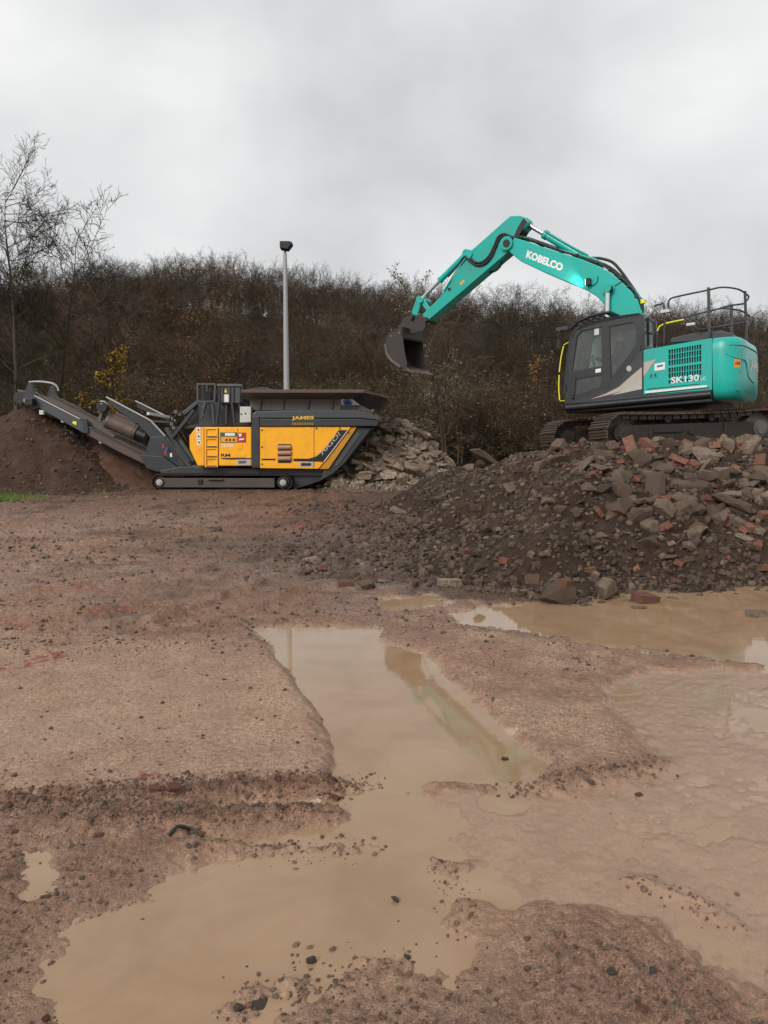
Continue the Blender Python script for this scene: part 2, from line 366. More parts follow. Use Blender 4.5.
M['brick'] = stone_mat('broken_brick', [(0.22, 0.075, 0.048), (0.30, 0.115, 0.072), (0.17, 0.072, 0.05), (0.34, 0.15, 0.10)], 18)
M['gritstone'] = stone_mat('mud_grit', [(0.085, 0.054, 0.038), (0.15, 0.10, 0.071), (0.22, 0.155, 0.113), (0.11, 0.072, 0.052), (0.36, 0.28, 0.21), (0.09, 0.06, 0.044), (0.18, 0.115, 0.08)], 30, 0.5)
M['crumb'] = stone_mat('soil_crumbs', [(0.04, 0.024, 0.016), (0.085, 0.054, 0.036), (0.14, 0.091, 0.061), (0.055, 0.034, 0.023), (0.24, 0.172, 0.118), (0.075, 0.046, 0.031)], 30, 0.55)
M['clod'] = stone_mat('mud_clods', [(0.19, 0.112, 0.075), (0.25, 0.155, 0.107), (0.32, 0.215, 0.152), (0.15, 0.085, 0.056), (0.28, 0.14, 0.09)], 30, 0.6)
M['slate'] = stone_mat('grey_slate', [(0.10, 0.095, 0.09), (0.13, 0.12, 0.11)], 12, 0.5)
def bark_mat(name, c0, c1):
    m, t, b = new_mat(name); oi = nd(t, 'ShaderNodeObjectInfo')
    c = ramp(t, oi.outputs['Random'], [(0, c0), (0.22, tuple(1.9 * q for q in c1)), (0.42, tuple(0.45 * q for q in c0)), (0.6, (c1[0] * 1.3, c1[1] * 1.0, c1[2] * .9)), (0.8, (c0[0] * .9, c0[1] * 1.1, c0[2] * .8)), (1, tuple(1.5 * q for q in c0))]).outputs[0]
    n = noise(t, 6, 3, 0.6, objco(t)); t.links.new(mixc(t, math_n(t, 'MULTIPLY', n, 0.5), c, tuple(q * 0.45 for q in c0)), b.inputs['Base Color'])
    b.inputs['Roughness'].default_value = 0.9; b.inputs['Specular IOR Level'].default_value = 0.05; return m
M['bark'] = bark_mat('winter_bark', (0.055, 0.041, 0.030), (0.082, 0.056, 0.042))
M['bark_grey'] = bark_mat('grey_bark', (0.05, 0.043, 0.034), (0.07, 0.06, 0.046))
def leaf_mat(name, cols):
    m, t, b = new_mat(name); g = nd(t, 'ShaderNodeNewGeometry')
    k = len(cols); c = ramp(t, g.outputs['Random Per Island'], [(i / (k - 1), q) for i, q in enumerate(cols)]).outputs[0]
    t.links.new(c, b.inputs['Base Color']); b.inputs['Roughness'].default_value = 0.6; b.inputs['Specular IOR Level'].default_value = 0.15; return m
M['leaf_brown'] = leaf_mat('withered_leaves', [(0.09, 0.05, 0.024), (0.13, 0.075, 0.03), (0.10, 0.08, 0.03), (0.17, 0.10, 0.045)])
M['leaf_olive'] = leaf_mat('olive_leaves', [(0.05, 0.05, 0.02), (0.08, 0.078, 0.03), (0.12, 0.105, 0.045), (0.22, 0.2, 0.12)])
M['leaf_yellow'] = leaf_mat('yellow_leaves', [(0.27, 0.165, 0.02), (0.22, 0.14, 0.025), (0.32, 0.21, 0.035), (0.14, 0.10, 0.025)])
M['leaf_orange'] = leaf_mat('orange_leaves', [(0.33, 0.15, 0.03), (0.27, 0.14, 0.04), (0.38, 0.2, 0.05)])
M['leaf_ivy'] = leaf_mat('ivy_leaves', [(0.03, 0.045, 0.014), (0.05, 0.07, 0.02), (0.075, 0.095, 0.03)])
M['leaf_pale'] = leaf_mat('pale_sparse_leaves', [(0.09, 0.085, 0.035), (0.14, 0.125, 0.06), (0.21, 0.19, 0.11), (0.06, 0.06, 0.025)])
M['grass'] = leaf_mat('wet_grass', [(0.075, 0.14, 0.022), (0.11, 0.19, 0.032), (0.15, 0.22, 0.05)])
# ------------------------------------------------------------------ ground
YARD = 0.22                                   # the yard rises a little towards the machines
P_SLAB = gpoly([(-420, 615), (-100, 612), (120, 612), (240, 622), (276, 657), (300, 690), (328, 727), (334, 760), (330, 786), (200, 796), (60, 803), (-420, 825)])
P_PUD = [gpoly([(248, 629), (300, 626), (376, 628), (386, 634), (376, 641), (402, 648), (420, 656), (450, 680), (490, 715), (526, 752), (548, 764), (530, 778), (505, 800), (488, 784), (440, 778), (400, 780), (336, 780), (335, 745), (320, 714), (301, 690), (280, 662), (262, 643)]),
         gpoly([(452, 613), (480, 607), (540, 604), (600, 597), (680, 588), (790, 577), (1100, 572), (1100, 650), (768, 664), (700, 656), (620, 646), (560, 637), (520, 629), (470, 625)]),
         gpoly([(100, 985), (135, 940), (188, 899), (238, 880), (300, 864), (345, 852), (400, 860), (438, 882), (452, 930), (440, 948), (370, 960), (300, 970), (250, 982), (190, 996), (125, 1005)]),
         gpoly([(24, 853), (50, 850), (60, 870), (53, 890), (30, 894), (20, 875)]),
         gpoly([(192, 840), (260, 839), (320, 829), (345, 822), (420, 812), (450, 826), (400, 842), (330, 842), (270, 847)]),
         gpoly([(384, 601), (428, 597), (452, 604), (420, 612), (392, 611)]),
         gpoly([(196, 806), (310, 801), (350, 797), (420, 797), (425, 806), (330, 811), (220, 815)])]
P_SLUR = gpoly([(336, 782), (505, 800), (600, 785), (655, 770), (600, 705), (640, 672), (768, 668), (1300, 655), (1300, 1060), (760, 1010), (690, 965), (600, 935), (540, 925), (470, 945), (452, 870), (345, 848), (340, 832)])
P_STRIP = gpoly([(432, 652), (470, 638), (560, 642), (630, 655), (585, 690), (655, 765), (560, 790), (524, 755), (485, 708)])
P_FIELD = gpoly([(-300, 1200), (-300, 830), (60, 812), (200, 850), (80, 985), (120, 1020), (260, 990), (440, 955), (560, 930), (690, 968), (780, 1015), (1000, 1200)])
RIDGES = [([(-30, 812), (90, 803), (200, 797), (300, 793), (345, 787), (372, 783)], 0.036, 0.07), ([(95, 826), (190, 824), (250, 820), (332, 817)], 0.034, 0.055),
          ([(60, 812), (130, 816), (190, 812)], 0.03, 0.05), ([(185, 849), (300, 852), (375, 846)], 0.022, 0.06),
          ([(500, 792), (560, 786), (620, 776), (660, 766)], 0.030, 0.055), ([(440, 862), (455, 900), (470, 930)], 0.016, 0.05), ([(630, 882), (680, 898), (740, 930)], 0.016, 0.05),
          ([(250, 1000), (300, 985), (400, 965)], 0.025, 0.09), ([(560, 960), (640, 990), (690, 1020)], 0.02, 0.10)]
RIDGES = [(gpoly(p), h, w) for p, h, w in RIDGES]
RED_SPOTS = [(25, 594, .20), (100, 592, .16), (92, 587, .14), (118, 612, .16), (40, 665, .2), (150, 783, .05), (340, 790, .05), (20, 630, .12), (70, 800, .04)]
HEAP = [tuple(G(430, 572)[:2]), tuple(G(500, 592)[:2]), tuple(G(570, 602)[:2]), tuple(G(690, 592)[:2]), tuple(G(768, 584)[:2]), (7.5, 8.6), (11.5, 10.5), (13, 15), (11, 20), (6.5, 21.5), (2.2, 20.8), (0.6, 19), (0.0, 16.5), (0.1, 13.5), (0.25, 11)]

def ground_fields(x, y):
    w = fbm(x * 2.6, y * 2.6, 3, 5, .6) * 0.11 * (0.4 + np.clip(y, 0, 8) * 0.14); w2 = fbm(x * 11, y * 11, 5, 3, .6) * 0.035
    slab = smooth(-0.03, 0.05, sdpoly(P_SLAB, x, y) + w * 0.4 + w2)
    slur = smooth(-0.07, 0.07, sdpoly(P_SLUR, x, y) + w * 3.0 + w2 * 2.5)
    strip = smooth(-0.08, 0.08, sdpoly(P_STRIP, x, y) + w * 1.6 + w2 * 2)
    field = smooth(-0.08, 0.08, sdpoly(P_FIELD, x, y) + w * 2 + w2 * 2)
    slur = np.maximum(slur, smooth(-0.42, 0.02, sdpoly(P_PUD[2], x, y) + w * 1.6) * 0.9)
    slur = np.maximum(slur, smooth(-0.10, 0.02, sdpoly(P_PUD[4], x, y) + w) * 0.8)
    slur = slur * (1 - strip)
    far = smooth(5.2, 6.6, y + w * 4 + fbm(x * .7, y * .7, 9, 3) * .8)
    churn = np.clip(far + field * 0.8 + strip * 0.35, 0, 1) * (1 - slur) * (1 - slab * (1 - far))
    pud = np.zeros_like(x)
    for k, p in enumerate(P_PUD):
        ww = (0.13, 0.30, 0.20, 0.07, 0.08, 0.2, 0.06)[k]
        if k == 2: ww = .26
        pud = np.maximum(pud, (.5 if k == 3 else 1) * smooth(-ww, ww, sdpoly(p, x, y) + w * (1.0 if k in (1, 5) else (2.2 if k == 2 else 0.6)) + w2 * (2.5 if k == 2 else 1)))
    rid = np.zeros_like(x)
    for p, h, wd_ in RIDGES:
        d = sdline(p, x, y) + w2 * 1.6 + w * 0.45
        rid = np.maximum(rid, h * np.exp(-(d / wd_) ** 2))
    return slab, slur, strip, field, far, churn, pud, rid
RUTS = [gpoly(p) for p in ([(-160, 607), (40, 596), (200, 578), (330, 545), (420, 508), (455, 492)], [(-160, 640), (60, 626), (220, 605), (370, 562), (470, 515)], [(-160, 566), (120, 548), (260, 522), (330, 500)], [(-160, 536), (150, 520), (260, 503)],
        [(560, 652), (660, 690), (780, 720), (900, 740)], [(590, 646), (700, 672), (820, 690)], [(130, 622), (300, 560), (330, 520), (320, 497)], [(180, 626), (345, 566), (372, 520), (352, 497)])]
def ground_h(x, y, fields=None):
    x = np.asarray(x, float); y = np.asarray(y, float)
    slab, slur, strip, field, far, churn, pud, rid = fields or ground_fields(x, y)
    tex = billow(x * 9, y * 9, 11, 3) * 0.5 + fbm(x * 22, y * 22, 21, 3) * 0.6
    streak = fbm(x * 1.1 + y * 0.35, y * 6.5, 41, 4)
    z = 0.030 + fbm(x * 0.6, y * 0.6, 1, 3) * 0.012 + slab * 0.018 + strip * 0.012 - field * 0.014
    z = z + churn * (0.018 * tex + 0.010 * fbm(x * 45, y * 45, 71, 3, .7)) + far * (0.026 * streak + 0.026 * tex * smooth(8, 12, y) + 0.012 * fbm(x * 3, y * 3, 61, 3))
    z = z + (1 - churn) * 0.0042 * tex * (1 - slur)
    sl = 0.0012 + 0.006 * fbm(x * 1.3, y * 1.9, 51, 4) + 0.005 * smooth(.15, .6, fbm(x * 3.3, y * 4.5, 53, 5, .65)) + 0.004 * fbm(x * 22, y * 22, 55, 3, .7)
    z = z * (1 - slur) + np.maximum(sl, -0.004) * slur
    for k, p in enumerate(RUTS):
        dd = sdline(p, x, y) + fbm(x * 3, y * 3, 95 + k, 2) * .06; wd_ = .17 if y.mean() < 99 else .2
        lug = 0.5 + 0.5 * np.sign(np.sin((x * (.8 if k < 6 else .3) + y * (.5 if k < 6 else 1)) * 34 + 6 * (dd > .09)))
        z = z - (0.034 * smooth(.24, .12, dd) - 0.024 * smooth(.10, .0, np.abs(dd - .29)) - 0.012 * lug * smooth(.2, .1, dd)) * (1 - slur) * (0.4 + 0.6 * far) * (0.5 + smooth(-.4, .3, fbm(x * .9, y * .9, 97 + k, 2)))
    z = np.maximum(z, 0.006 * (1 - slur) - 1 * slur)
    z = z - pud * 0.075 * (1 - 0.0 * far) * (1 + 0.25 * fbm(x * 5, y * 5, 81, 3))
    z = z + rid * (0.75 + 0.9 * tex + 0.4 * fbm(x * 30, y * 30, 91, 2)).clip(0.1, 2)
    return z + YARD * smooth(9.0, 19.0, y)
ys = [-45, -30, -18, -10, -5, -2, -0.6, 0.4, 0.9]; d = 1.15
while d < 31: ys.append(d); d *= 1.0040
ys += [32, 34, 36, 39, 43]
ys = np.array(ys); us = np.concatenate([-np.geomspace(30, 0.66, 18)[:-1], np.linspace(-0.62, 0.62, 600), np.geomspace(0.66, 30, 18)[1:]])
Wd = np.where(ys > 0.9, ys + 0.15, 1.4 + np.abs(ys) * 0.2)
X = us[None, :] * Wd[:, None]; X = np.clip(X, -90, 90) + us[None, :] * 1e-3; Y = np.repeat(ys[:, None], len(us), 1)
fl = ground_fields(X, Y); Z = ground_h(X, Y, fl)
Z = np.where((Y < 0.9) | (np.abs(us)[None, :] > 0.7), 0.03 + YARD * smooth(9, 19, Y), Z)
ny, nx = X.shape; idx = np.arange(ny * nx).reshape(ny, nx)
Fq = np.stack([idx[:-1, :-1], idx[:-1, 1:], idx[1:, 1:], idx[1:, :-1]], -1).reshape(-1, 4)
me = mesh_np('ground', np.stack([X, Y, Z], -1).reshape(-1, 3), Fq, [M['ground']], True)
slab, slur, strip, field, far, churn, pud, rid = fl
red = np.zeros_like(X); slur = np.maximum(slur, smooth(.12, .5, pud))
for a, b, r in RED_SPOTS:
    g = G(a, b); red = np.maximum(red, smooth(r, r * 0.2, np.hypot(X - g[0], (Y - g[1]) * 0.6) + fbm(X * 8, Y * 8, 5, 3) * r * 1.3) * smooth(0.0, 0.35, fbm(X * 20, Y * 20, 15, 2) + 0.15))
red = np.maximum(red, 0.35 * smooth(0.02, 0.05, rid) * smooth(-.1, .5, fbm(X * 7, Y * 7, 25, 3)))
rust = smooth(1.9, 0.2, np.hypot((X - G(320, 530)[0]) * 0.8, (Y - G(320, 530)[1]) * 0.45)) * smooth(-0.5, 0.4, fbm(X * 1.5, Y * 1.5, 27, 3)) * 0.35
red = np.maximum(red, rust)
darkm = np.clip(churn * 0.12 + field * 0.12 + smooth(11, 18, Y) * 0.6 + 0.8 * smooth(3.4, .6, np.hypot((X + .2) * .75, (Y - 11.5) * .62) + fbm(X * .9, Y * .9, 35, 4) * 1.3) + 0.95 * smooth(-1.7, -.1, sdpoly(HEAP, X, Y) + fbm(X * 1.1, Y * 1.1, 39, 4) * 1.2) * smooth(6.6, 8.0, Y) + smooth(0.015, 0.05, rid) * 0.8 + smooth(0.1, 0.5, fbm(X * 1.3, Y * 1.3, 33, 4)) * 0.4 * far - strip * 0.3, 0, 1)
sandy = np.clip(strip * smooth(-.2, .3, fbm(X * 1.7, Y * 1.7, 37, 3)) + slab * smooth(0.3, 0.0, np.abs(X - G(300, 700)[0] + 0.15)) * smooth(-.3, .3, fbm(X * 2, Y * 2, 39, 3)) + slab * 0.5 * smooth(0.05, 0.4, fbm(X * 0.9, Y * 1.6, 43, 3)), 0, 1)
wetm = np.clip(smooth(0.02, -0.3, np.abs(pud - 0.35) - 0.3) * 0.8 + slur * smooth(0.0, 0.4, fbm(X * 1.2, Y * 2.0, 47, 3)) * 0.7 + slab * 0.55 * smooth(0.0, 0.35, fbm(X * 1.1, Y * 1.8, 57, 4)) + field * .5 * smooth(-.1, 0.3, fbm(X * 1.6, Y * 1.6, 59, 4)) + far * smooth(-0.1, 0.3, fbm(X * 0.9, Y * 2.2, 49, 4)) * 0.85 * smooth(18, 11, Y), 0, 1)
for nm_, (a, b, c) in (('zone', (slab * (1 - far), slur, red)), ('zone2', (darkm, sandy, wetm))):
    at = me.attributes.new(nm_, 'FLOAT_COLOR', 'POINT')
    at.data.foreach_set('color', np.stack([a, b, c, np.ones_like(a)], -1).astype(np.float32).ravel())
tag(link('ground', me), kind='structure')

# puddles: flat sheets of silty water, each cut to where its own hollow lies below the water line
gx = np.arange(-3.6, 8.2, 0.035); gy = np.arange(1.2, 9.4, 0.035); WX, WY = np.meshgrid(gx, gy); wz = ground_h(WX, WY)
keep = wz < 0.02
for k in range(2): keep = keep | np.roll(keep, 1, 0) | np.roll(keep, -1, 0) | np.roll(keep, 1, 1) | np.roll(keep, -1, 1)
own = np.argmax(np.stack([sdpoly(p, WX, WY) for p in P_PUD] + [sdpoly(P_SLUR, WX, WY) - 0.25]), 0); own[own == 7] = 0; own[own == 6] = 0; own[own == 4] = 0
idx = np.arange(WX.size).reshape(WX.shape); cell = keep[:-1, :-1] & keep[1:, 1:] & keep[1:, :-1] & keep[:-1, 1:]
for k in (0, 1, 2, 3, 5):
    m_ = cell & (own[:-1, :-1] == k); Fq = np.stack([idx[:-1, :-1][m_], idx[:-1, 1:][m_], idx[1:, 1:][m_], idx[1:, :-1][m_]], -1)
    used = np.unique(Fq); rm = np.full(WX.size, -1); rm[used] = np.arange(len(used)); V = np.stack([WX.ravel()[used], WY.ravel()[used], np.zeros(len(used))], -1)
    tag(link('puddle', mesh_np('puddle', V, rm[Fq], [M['water']], True)), kind='structure')

# ------------------------------------------------------------------ loose stone shapes
def hull_mesh(name, seed, ax, mat, npt=16, boxy=0.6):
    r = random.Random(seed); bm = bmesh.new()
    for i in range(npt):
        v = Vector((r.gauss(0, 1), r.gauss(0, 1), r.gauss(0, 1))).normalized()
        mxx = max(abs(v.x), abs(v.y), abs(v.z)); v = v.lerp(v / mxx, boxy) * r.uniform(0.82, 1.0)
        bm.verts.new((v.x * ax[0], v.y * ax[1], v.z * ax[2]))
    g = bmesh.ops.convex_hull(bm, input=bm.verts)
    bmesh.ops.delete(bm, geom=[q for q in g['geom_interior'] if isinstance(q, bmesh.types.BMVert)], context='VERTS')
    me = bpy.data.meshes.new(name); bmesh.ops.recalc_face_normals(bm, faces=bm.faces); bm.to_mesh(me); bm.free(); me.materials.append(mat); return me
def brick_mesh(name, seed, mat, broken):
    r = random.Random(seed); bm = bmesh.new(); L = 0.5 * (r.uniform(0.45, 0.8) if broken else 1.0)
    for x in (-L, L):
        for y in (-.24, .24):
            for z in (-.15, .15):
                k = r.uniform(0.7, 1.05) if (broken and x > 0) else 1
                bm.verts.new((x * k + r.uniform(-.02, .02), y * r.uniform(.94, 1.02), z * r.uniform(.93, 1.03)))
                if r.random() < .5: bm.verts.new((x * 0.93 * k, y * 1.02, z * 0.96))
    if broken: bm.verts.new((L * 1.15, r.uniform(-.15, .15), r.uniform(-.08, .08)))
    g = bmesh.ops.convex_hull(bm, input=bm.verts)
    bmesh.ops.delete(bm, geom=[q for q in g['geom_interior'] if isinstance(q, bmesh.types.BMVert)], context='VERTS')
    me = bpy.data.meshes.new(name); bmesh.ops.recalc_face_normals(bm, faces=bm.faces); bm.to_mesh(me); bm.free(); me.materials.append(mat); return me
CH = [hull_mesh('concrete_chunk', 10 + i, (1, random.uniform(.65, .95), random.uniform(.5, .8)), M['concrete'], 20, random.uniform(.3, .9)) for i in range(12)]
CHP = [hull_mesh('concrete_chunk', 40 + i, (1, random.uniform(.6, .95), random.uniform(.35, .75)), M['concrete_pale'], 20, random.uniform(.4, .95)) for i in range(12)]
SL = [hull_mesh('slab_piece', 70 + i, (1, random.uniform(.6, .9), random.uniform(.16, .28)), M['concrete'], 26, 0.9) for i in range(6)]
SLP = [hull_mesh('slab_piece', 80 + i, (1, random.uniform(.55, .9), random.uniform(.14, .26)), M['concrete_pale'], 26, 0.9) for i in range(6)]
BR = [brick_mesh('brick', 90 + i, M['brick'], i > 1) for i in range(7)]
def place(name, me, loc, size, parent=None, flat=1.0, rng=random):
    o = link(name, me, parent); o.location = loc; o.scale = (size, size, size)
    o.rotation_euler = (rng.gauss(0, .45) * flat, rng.gauss(0, .45) * flat, rng.uniform(0, 6.28)); return o
ICO = None
OCT = (np.array([(1, 0, 0), (0, 1, 0), (-1, 0, 0), (0, -1, 0), (0, 0, 1), (0, 0, -1)], float), np.array([(0, 1, 4), (1, 2, 4), (2, 3, 4), (3, 0, 4), (1, 0, 5), (2, 1, 5), (3, 2, 5), (0, 3, 5)]))
def stone_cloud(name, P, S, mat, parent=None, flat=0.65, rot_seed=1, tiny=False):
    """many small stones joined into one mesh"""
    global ICO
    if ICO is None:
        bm = bmesh.new(); bmesh.ops.create_icosphere(bm, subdivisions=1, radius=1); ICO = (np.array([v.co[:] for v in bm.verts]), np.array([[v.index for v in f.verts] for f in bm.faces])); bm.free()
    V0, F0 = OCT if tiny else ICO; r = np.random.default_rng(rot_seed); n = len(P); k = len(V0)
    V = V0[None] * r.uniform(0.62, 1.15, (n, k, 1)); V = V * np.stack([np.ones(n), r.uniform(.55, 1, n), r.uniform(.35, .9, n) * flat / .65], -1)[:, None, :]
    a = r.uniform(0, 6.28, n); tl = r.normal(0, .35, n)
    c, s = np.cos(tl)[:, None], np.sin(tl)[:, None]; x, y, z = V[..., 0], V[..., 1], V[..., 2]; x, z = x * c - z * s, x * s + z * c
    c, s = np.cos(a)[:, None], np.sin(a)[:, None]; x, y = x * c - y * s, x * s + y * c
    V = np.stack([x, y, z], -1) * S[:, None, None] + P[:, None, :]
    F = (F0[None] + (np.arange(n) * k)[:, None, None]).reshape(-1, 3)
    me = mesh_np(name, V.reshape(-1, 3), F, [mat], False)
    at = me.attributes.new('rnd', 'FLOAT', 'POINT'); at.data.foreach_set('value', np.repeat(r.random(n), k).astype(np.float32))
    return link(name, me, parent)

# grit and clods pressed into the yard: too many to count
def scatter_px(n, x0, x1, y0, y1, seed):
    r = np.random.default_rng(seed); px = r.uniform(x0, x1, n); py = r.uniform(y0, y1, n)
    X_ = (px - 384) / FPX; Y_ = -(py - 512) / FPX; dy = math.cos(PITCH) + Y_ * math.sin(PITCH); dz = -math.sin(PITCH) + Y_ * math.cos(PITCH); t = (0.05 - CAMH) / dz
    return X_ * t, dy * t, r
def grit(n, y0, y1, smin, smax, seed, dens):
    x, y, r = scatter_px(n, -120, 890, y0, y1, seed); f = ground_fields(x, y); keep = r.random(n) < dens(x, y, f)
    x, y = x[keep], y[keep]; f = tuple(q[keep] for q in f)
    s = (smin * (smax / smin) ** (r.random(len(x)) ** 2.2)) * y / FPX; z = ground_h(x, y, f)
    hm = sdpoly(HEAP, x, y); k = hm < 0.3
    return np.stack([x, y, z + s * 0.15], -1)[k], s[k]
def dens1(x, y, f):
    slab, slur, strip, field, far, churn, pud, rid = f
    cl = smooth(-.25, .35, fbm(x * 2.1, y * 2.1, 101, 3))
    d = np.clip(0.10 * slab * (1 - far) + 0.5 * field * cl + 0.35 * strip * cl + far * (0.25 + 0.75 * smooth(-.3, .3, fbm(x * .8 + y * .2, y * 2.5, 103, 3))) + 6 * rid + 0.022, 0, 1)
    return d * (1 - 0.9 * slur * (rid < 0.01)) * (1 - 0.97 * smooth(.3, .6, pud))
def dens2(x, y, f): return np.clip(dens1(x, y, f) * 1.3 + 0.10 * (1 - f[1]) * (1 - smooth(.3, .6, f[6])), 0, 1)
A = [grit(4000, 486, 560, 1.0, 3.4, 1, dens1), grit(4500, 540, 660, 1.0, 3.6, 2, dens1), grit(4500, 640, 800, .9, 3.4, 3, dens1), grit(8000, 770, 1060, 1.2, 5.0, 4, dens1)]
tag(stone_cloud('grit', np.concatenate([a[0] for a in A]), np.concatenate([a[1] for a in A]), M['gritstone']), 'loose stones and clods strewn over the muddy yard', 'gravel', kind='stuff')
A = [grit(22000, 486, 570, .5, 1.3, 5, dens2), grit(22000, 550, 680, .5, 1.2, 6, dens2), grit(16000, 640, 810, .45, 1.1, 7, dens2), grit(34000, 770, 1060, .5, 1.6, 8, dens2)]
tag(stone_cloud('fine_grit', np.concatenate([a[0] for a in A]), np.concatenate([a[1] for a in A]), M['gritstone'], tiny=True), 'fine grit and mud crumbs covering the yard', 'gravel', kind='stuff')

# clods thrown up along the ridges, one mass of crumbs
P_ = []; S2 = []; g = np.random.default_rng(31)
for p, h, w_ in RIDGES:
    for (ax, ay), (bx, by) in zip(p[:-1], p[1:]):
        n = int(np.hypot(bx - ax, by - ay) * (900 if len(P_) < 9 else 420) * (h / .036)); t = g.random(n); P_.append(np.stack([ax + (bx - ax) * t + g.normal(0, w_ * .75, n), ay + (by - ay) * t + g.normal(0, w_ * .75, n)], -1)); S2.append(.0035 * 4.4 ** (g.random(n) ** 2.2))
P_ = np.concatenate(P_); S2 = np.concatenate(S2); zz = np.maximum(ground_h(P_[:, 0], P_[:, 1]), 0)
tag(stone_cloud('mud_clods', np.stack([P_[:, 0], P_[:, 1], zz + S2 * .05], -1), S2, M['clod'], None, .8, 8), 'reddish mud clods along the churned ridges in the foreground', 'mud clods', kind='stuff')

# ------------------------------------------------------------------ rubble heap under the excavator
EXC = np.array([5.79, 15.5, 1.30])
def heap_h(x, y):
    s = sdpoly(HEAP, x, y) + fbm(x * .7, y * .7, 201, 4) * 0.8
    t = np.clip(s / 3.3, -0.3, 1); h = 1.28 * np.where(t > 0, np.abs(t) ** 1.15 * (1.75 - 0.75 * t), t * 0.8)
    r = np.hypot((x - EXC[0]), (y - EXC[1])); pl = smooth(2.2, 3.2, r)
    berm = 0.27 * np.exp(-((y - 12.6) / 0.9) ** 2) * smooth(2.4, 4.0, x) + 0.10 * smooth(6.0, 8.5, x) * smooth(15, 11, y)
    n = fbm(x * 1.3, y * 1.3, 203, 4) * 0.16 + billow(x * 3.2, y * 3.2, 205, 3) * 0.07 + billow(x * 9, y * 9, 207, 2) * 0.035
    h = h + (berm + n * smooth(0, .25, t) ) * pl
    h = np.where(r < 2.4, np.minimum(h, EXC[2] - 0.015), h)
    return h + 0.02 + YARD * smooth(9, 19, y) * 0.4 * (t < .3)
gx = np.arange(-1.5, 13.5, 0.05); gy = np.concatenate([np.arange(6.6, 14, 0.045), np.arange(14, 22, 0.09)])
X, Y = np.meshgrid(gx, gy); Z = heap_h(X, Y); idx = np.arange(X.size).reshape(X.shape)
Fq = np.stack([idx[:-1, :-1], idx[:-1, 1:], idx[1:, 1:], idx[1:, :-1]], -1).reshape(-1, 4)
sq = sdpoly(HEAP, X, Y).ravel(); Fq = Fq[(sq[Fq] > -0.35).all(1)]
used = np.unique(Fq); rm = np.full(X.size, -1); rm[used] = np.arange(len(used))
heap = tag(link('rubble_heap', mesh_np('rubble_heap', np.stack([X, Y, Z], -1).reshape(-1, 3)[used], rm[Fq], [M['heapsoil']], True)),
           'broad brown mound of soil, brick and concrete rubble under the excavator', 'rubble heap')
r = random.Random(5)
def hz(x, y): return float(heap_h(np.array([x]), np.array([y]))[0])
def on_heap(px, py):                                   # where the ray of a photo pixel meets the heap
    t = np.arange(6.5, 22, 0.03); p = CAM + ray(px, py)[None] * t[:, None]
    ok = (p[:, 2] < heap_h(p[:, 0], p[:, 1])) & (sdpoly(HEAP, p[:, 0], p[:, 1]) > -0.2)
    if ok.any(): return p[int(np.argmax(ok))]
    return None
# the pieces that stand out singly, where the photograph has them: px, py, width in px, kind
NAMED = [(487, 463, 42, 's'), (582, 468, 34, 's'), (548, 503, 22, 'c'), (497, 517, 14, 'c'), (475, 508, 18, 'c'), (512, 489, 26, 's'), (437, 500, 18, 'c'), (400, 513, 26, 's'),
         (560, 510, 16, 'c'), (667, 511, 30, 'r'), (664, 531, 16, 'b'), (680, 463, 22, 'b'), (694, 467, 18, 'b'), (692, 446, 20, 'b'), (715, 447, 24, 'r'), (705, 455, 30, 's'), (650, 447, 24, 'b'),
         (720, 521, 22, 'c'), (755, 480, 28, 'c'), (745, 540, 26, 's'), (748, 530, 22, 'r'), (757, 545, 20, 'b'), (640, 460, 26, 'c'), (625, 478, 20, 'c'), (655, 487, 34, 's'), (690, 481, 22, 'c'),
         (700, 490, 26, 'c'), (728, 486, 22, 's'), (735, 470, 18, 'r'), (760, 462, 22, 'b'), (680, 565, 20, 'b'), (715, 565, 14, 'c'), (722, 572, 12, 'c'), (760, 568, 20, 'b'), (672, 545, 9, 'p'), (690, 549, 14, 'c'),
         (730, 505, 40, 's'), (620, 495, 26, 'c'), (765, 500, 30, 'c'), (598, 450, 18, 'c'), (560, 447, 18, 'c'), (568, 452, 14, 'b'), (752, 450, 26, 'c'), (630, 447, 24, 'b'), (612, 447, 16, 'c'), (668, 448, 22, 'c'),
         (740, 448, 24, 'b'), (720, 455, 16, 'b'), (590, 571, 17, 'b'), (700, 530, 26, 's'), (765, 518, 20, 'b'), (738, 512, 20, 'c'), (640, 520, 18, 'c'), (612, 508, 22, 's'), (588, 490, 20, 'c'), (540, 470, 20, 'c')]
cnt = 0
for px, py, w, k in NAMED:
    p = on_heap(px, py + 2)
    if p is None: continue
    s = w * p[1] / FPX
    nm, me, q = {'s': ('slab_piece', r.choice(SL), s * .52), 'c': ('concrete_chunk', r.choice(CH), s * .52), 'p': ('concrete_chunk', r.choice(CHP), s * .5), 'r': ('brick_lump', r.choice(BR), s * .9), 'b': ('brick', r.choice(BR), s * .95)}[k]
    place(nm, me, (p[0], p[1], hz(p[0], p[1]) + s * .10), q, heap, .7, r); cnt += 1
rr = np.random.default_rng(9); tries = 0
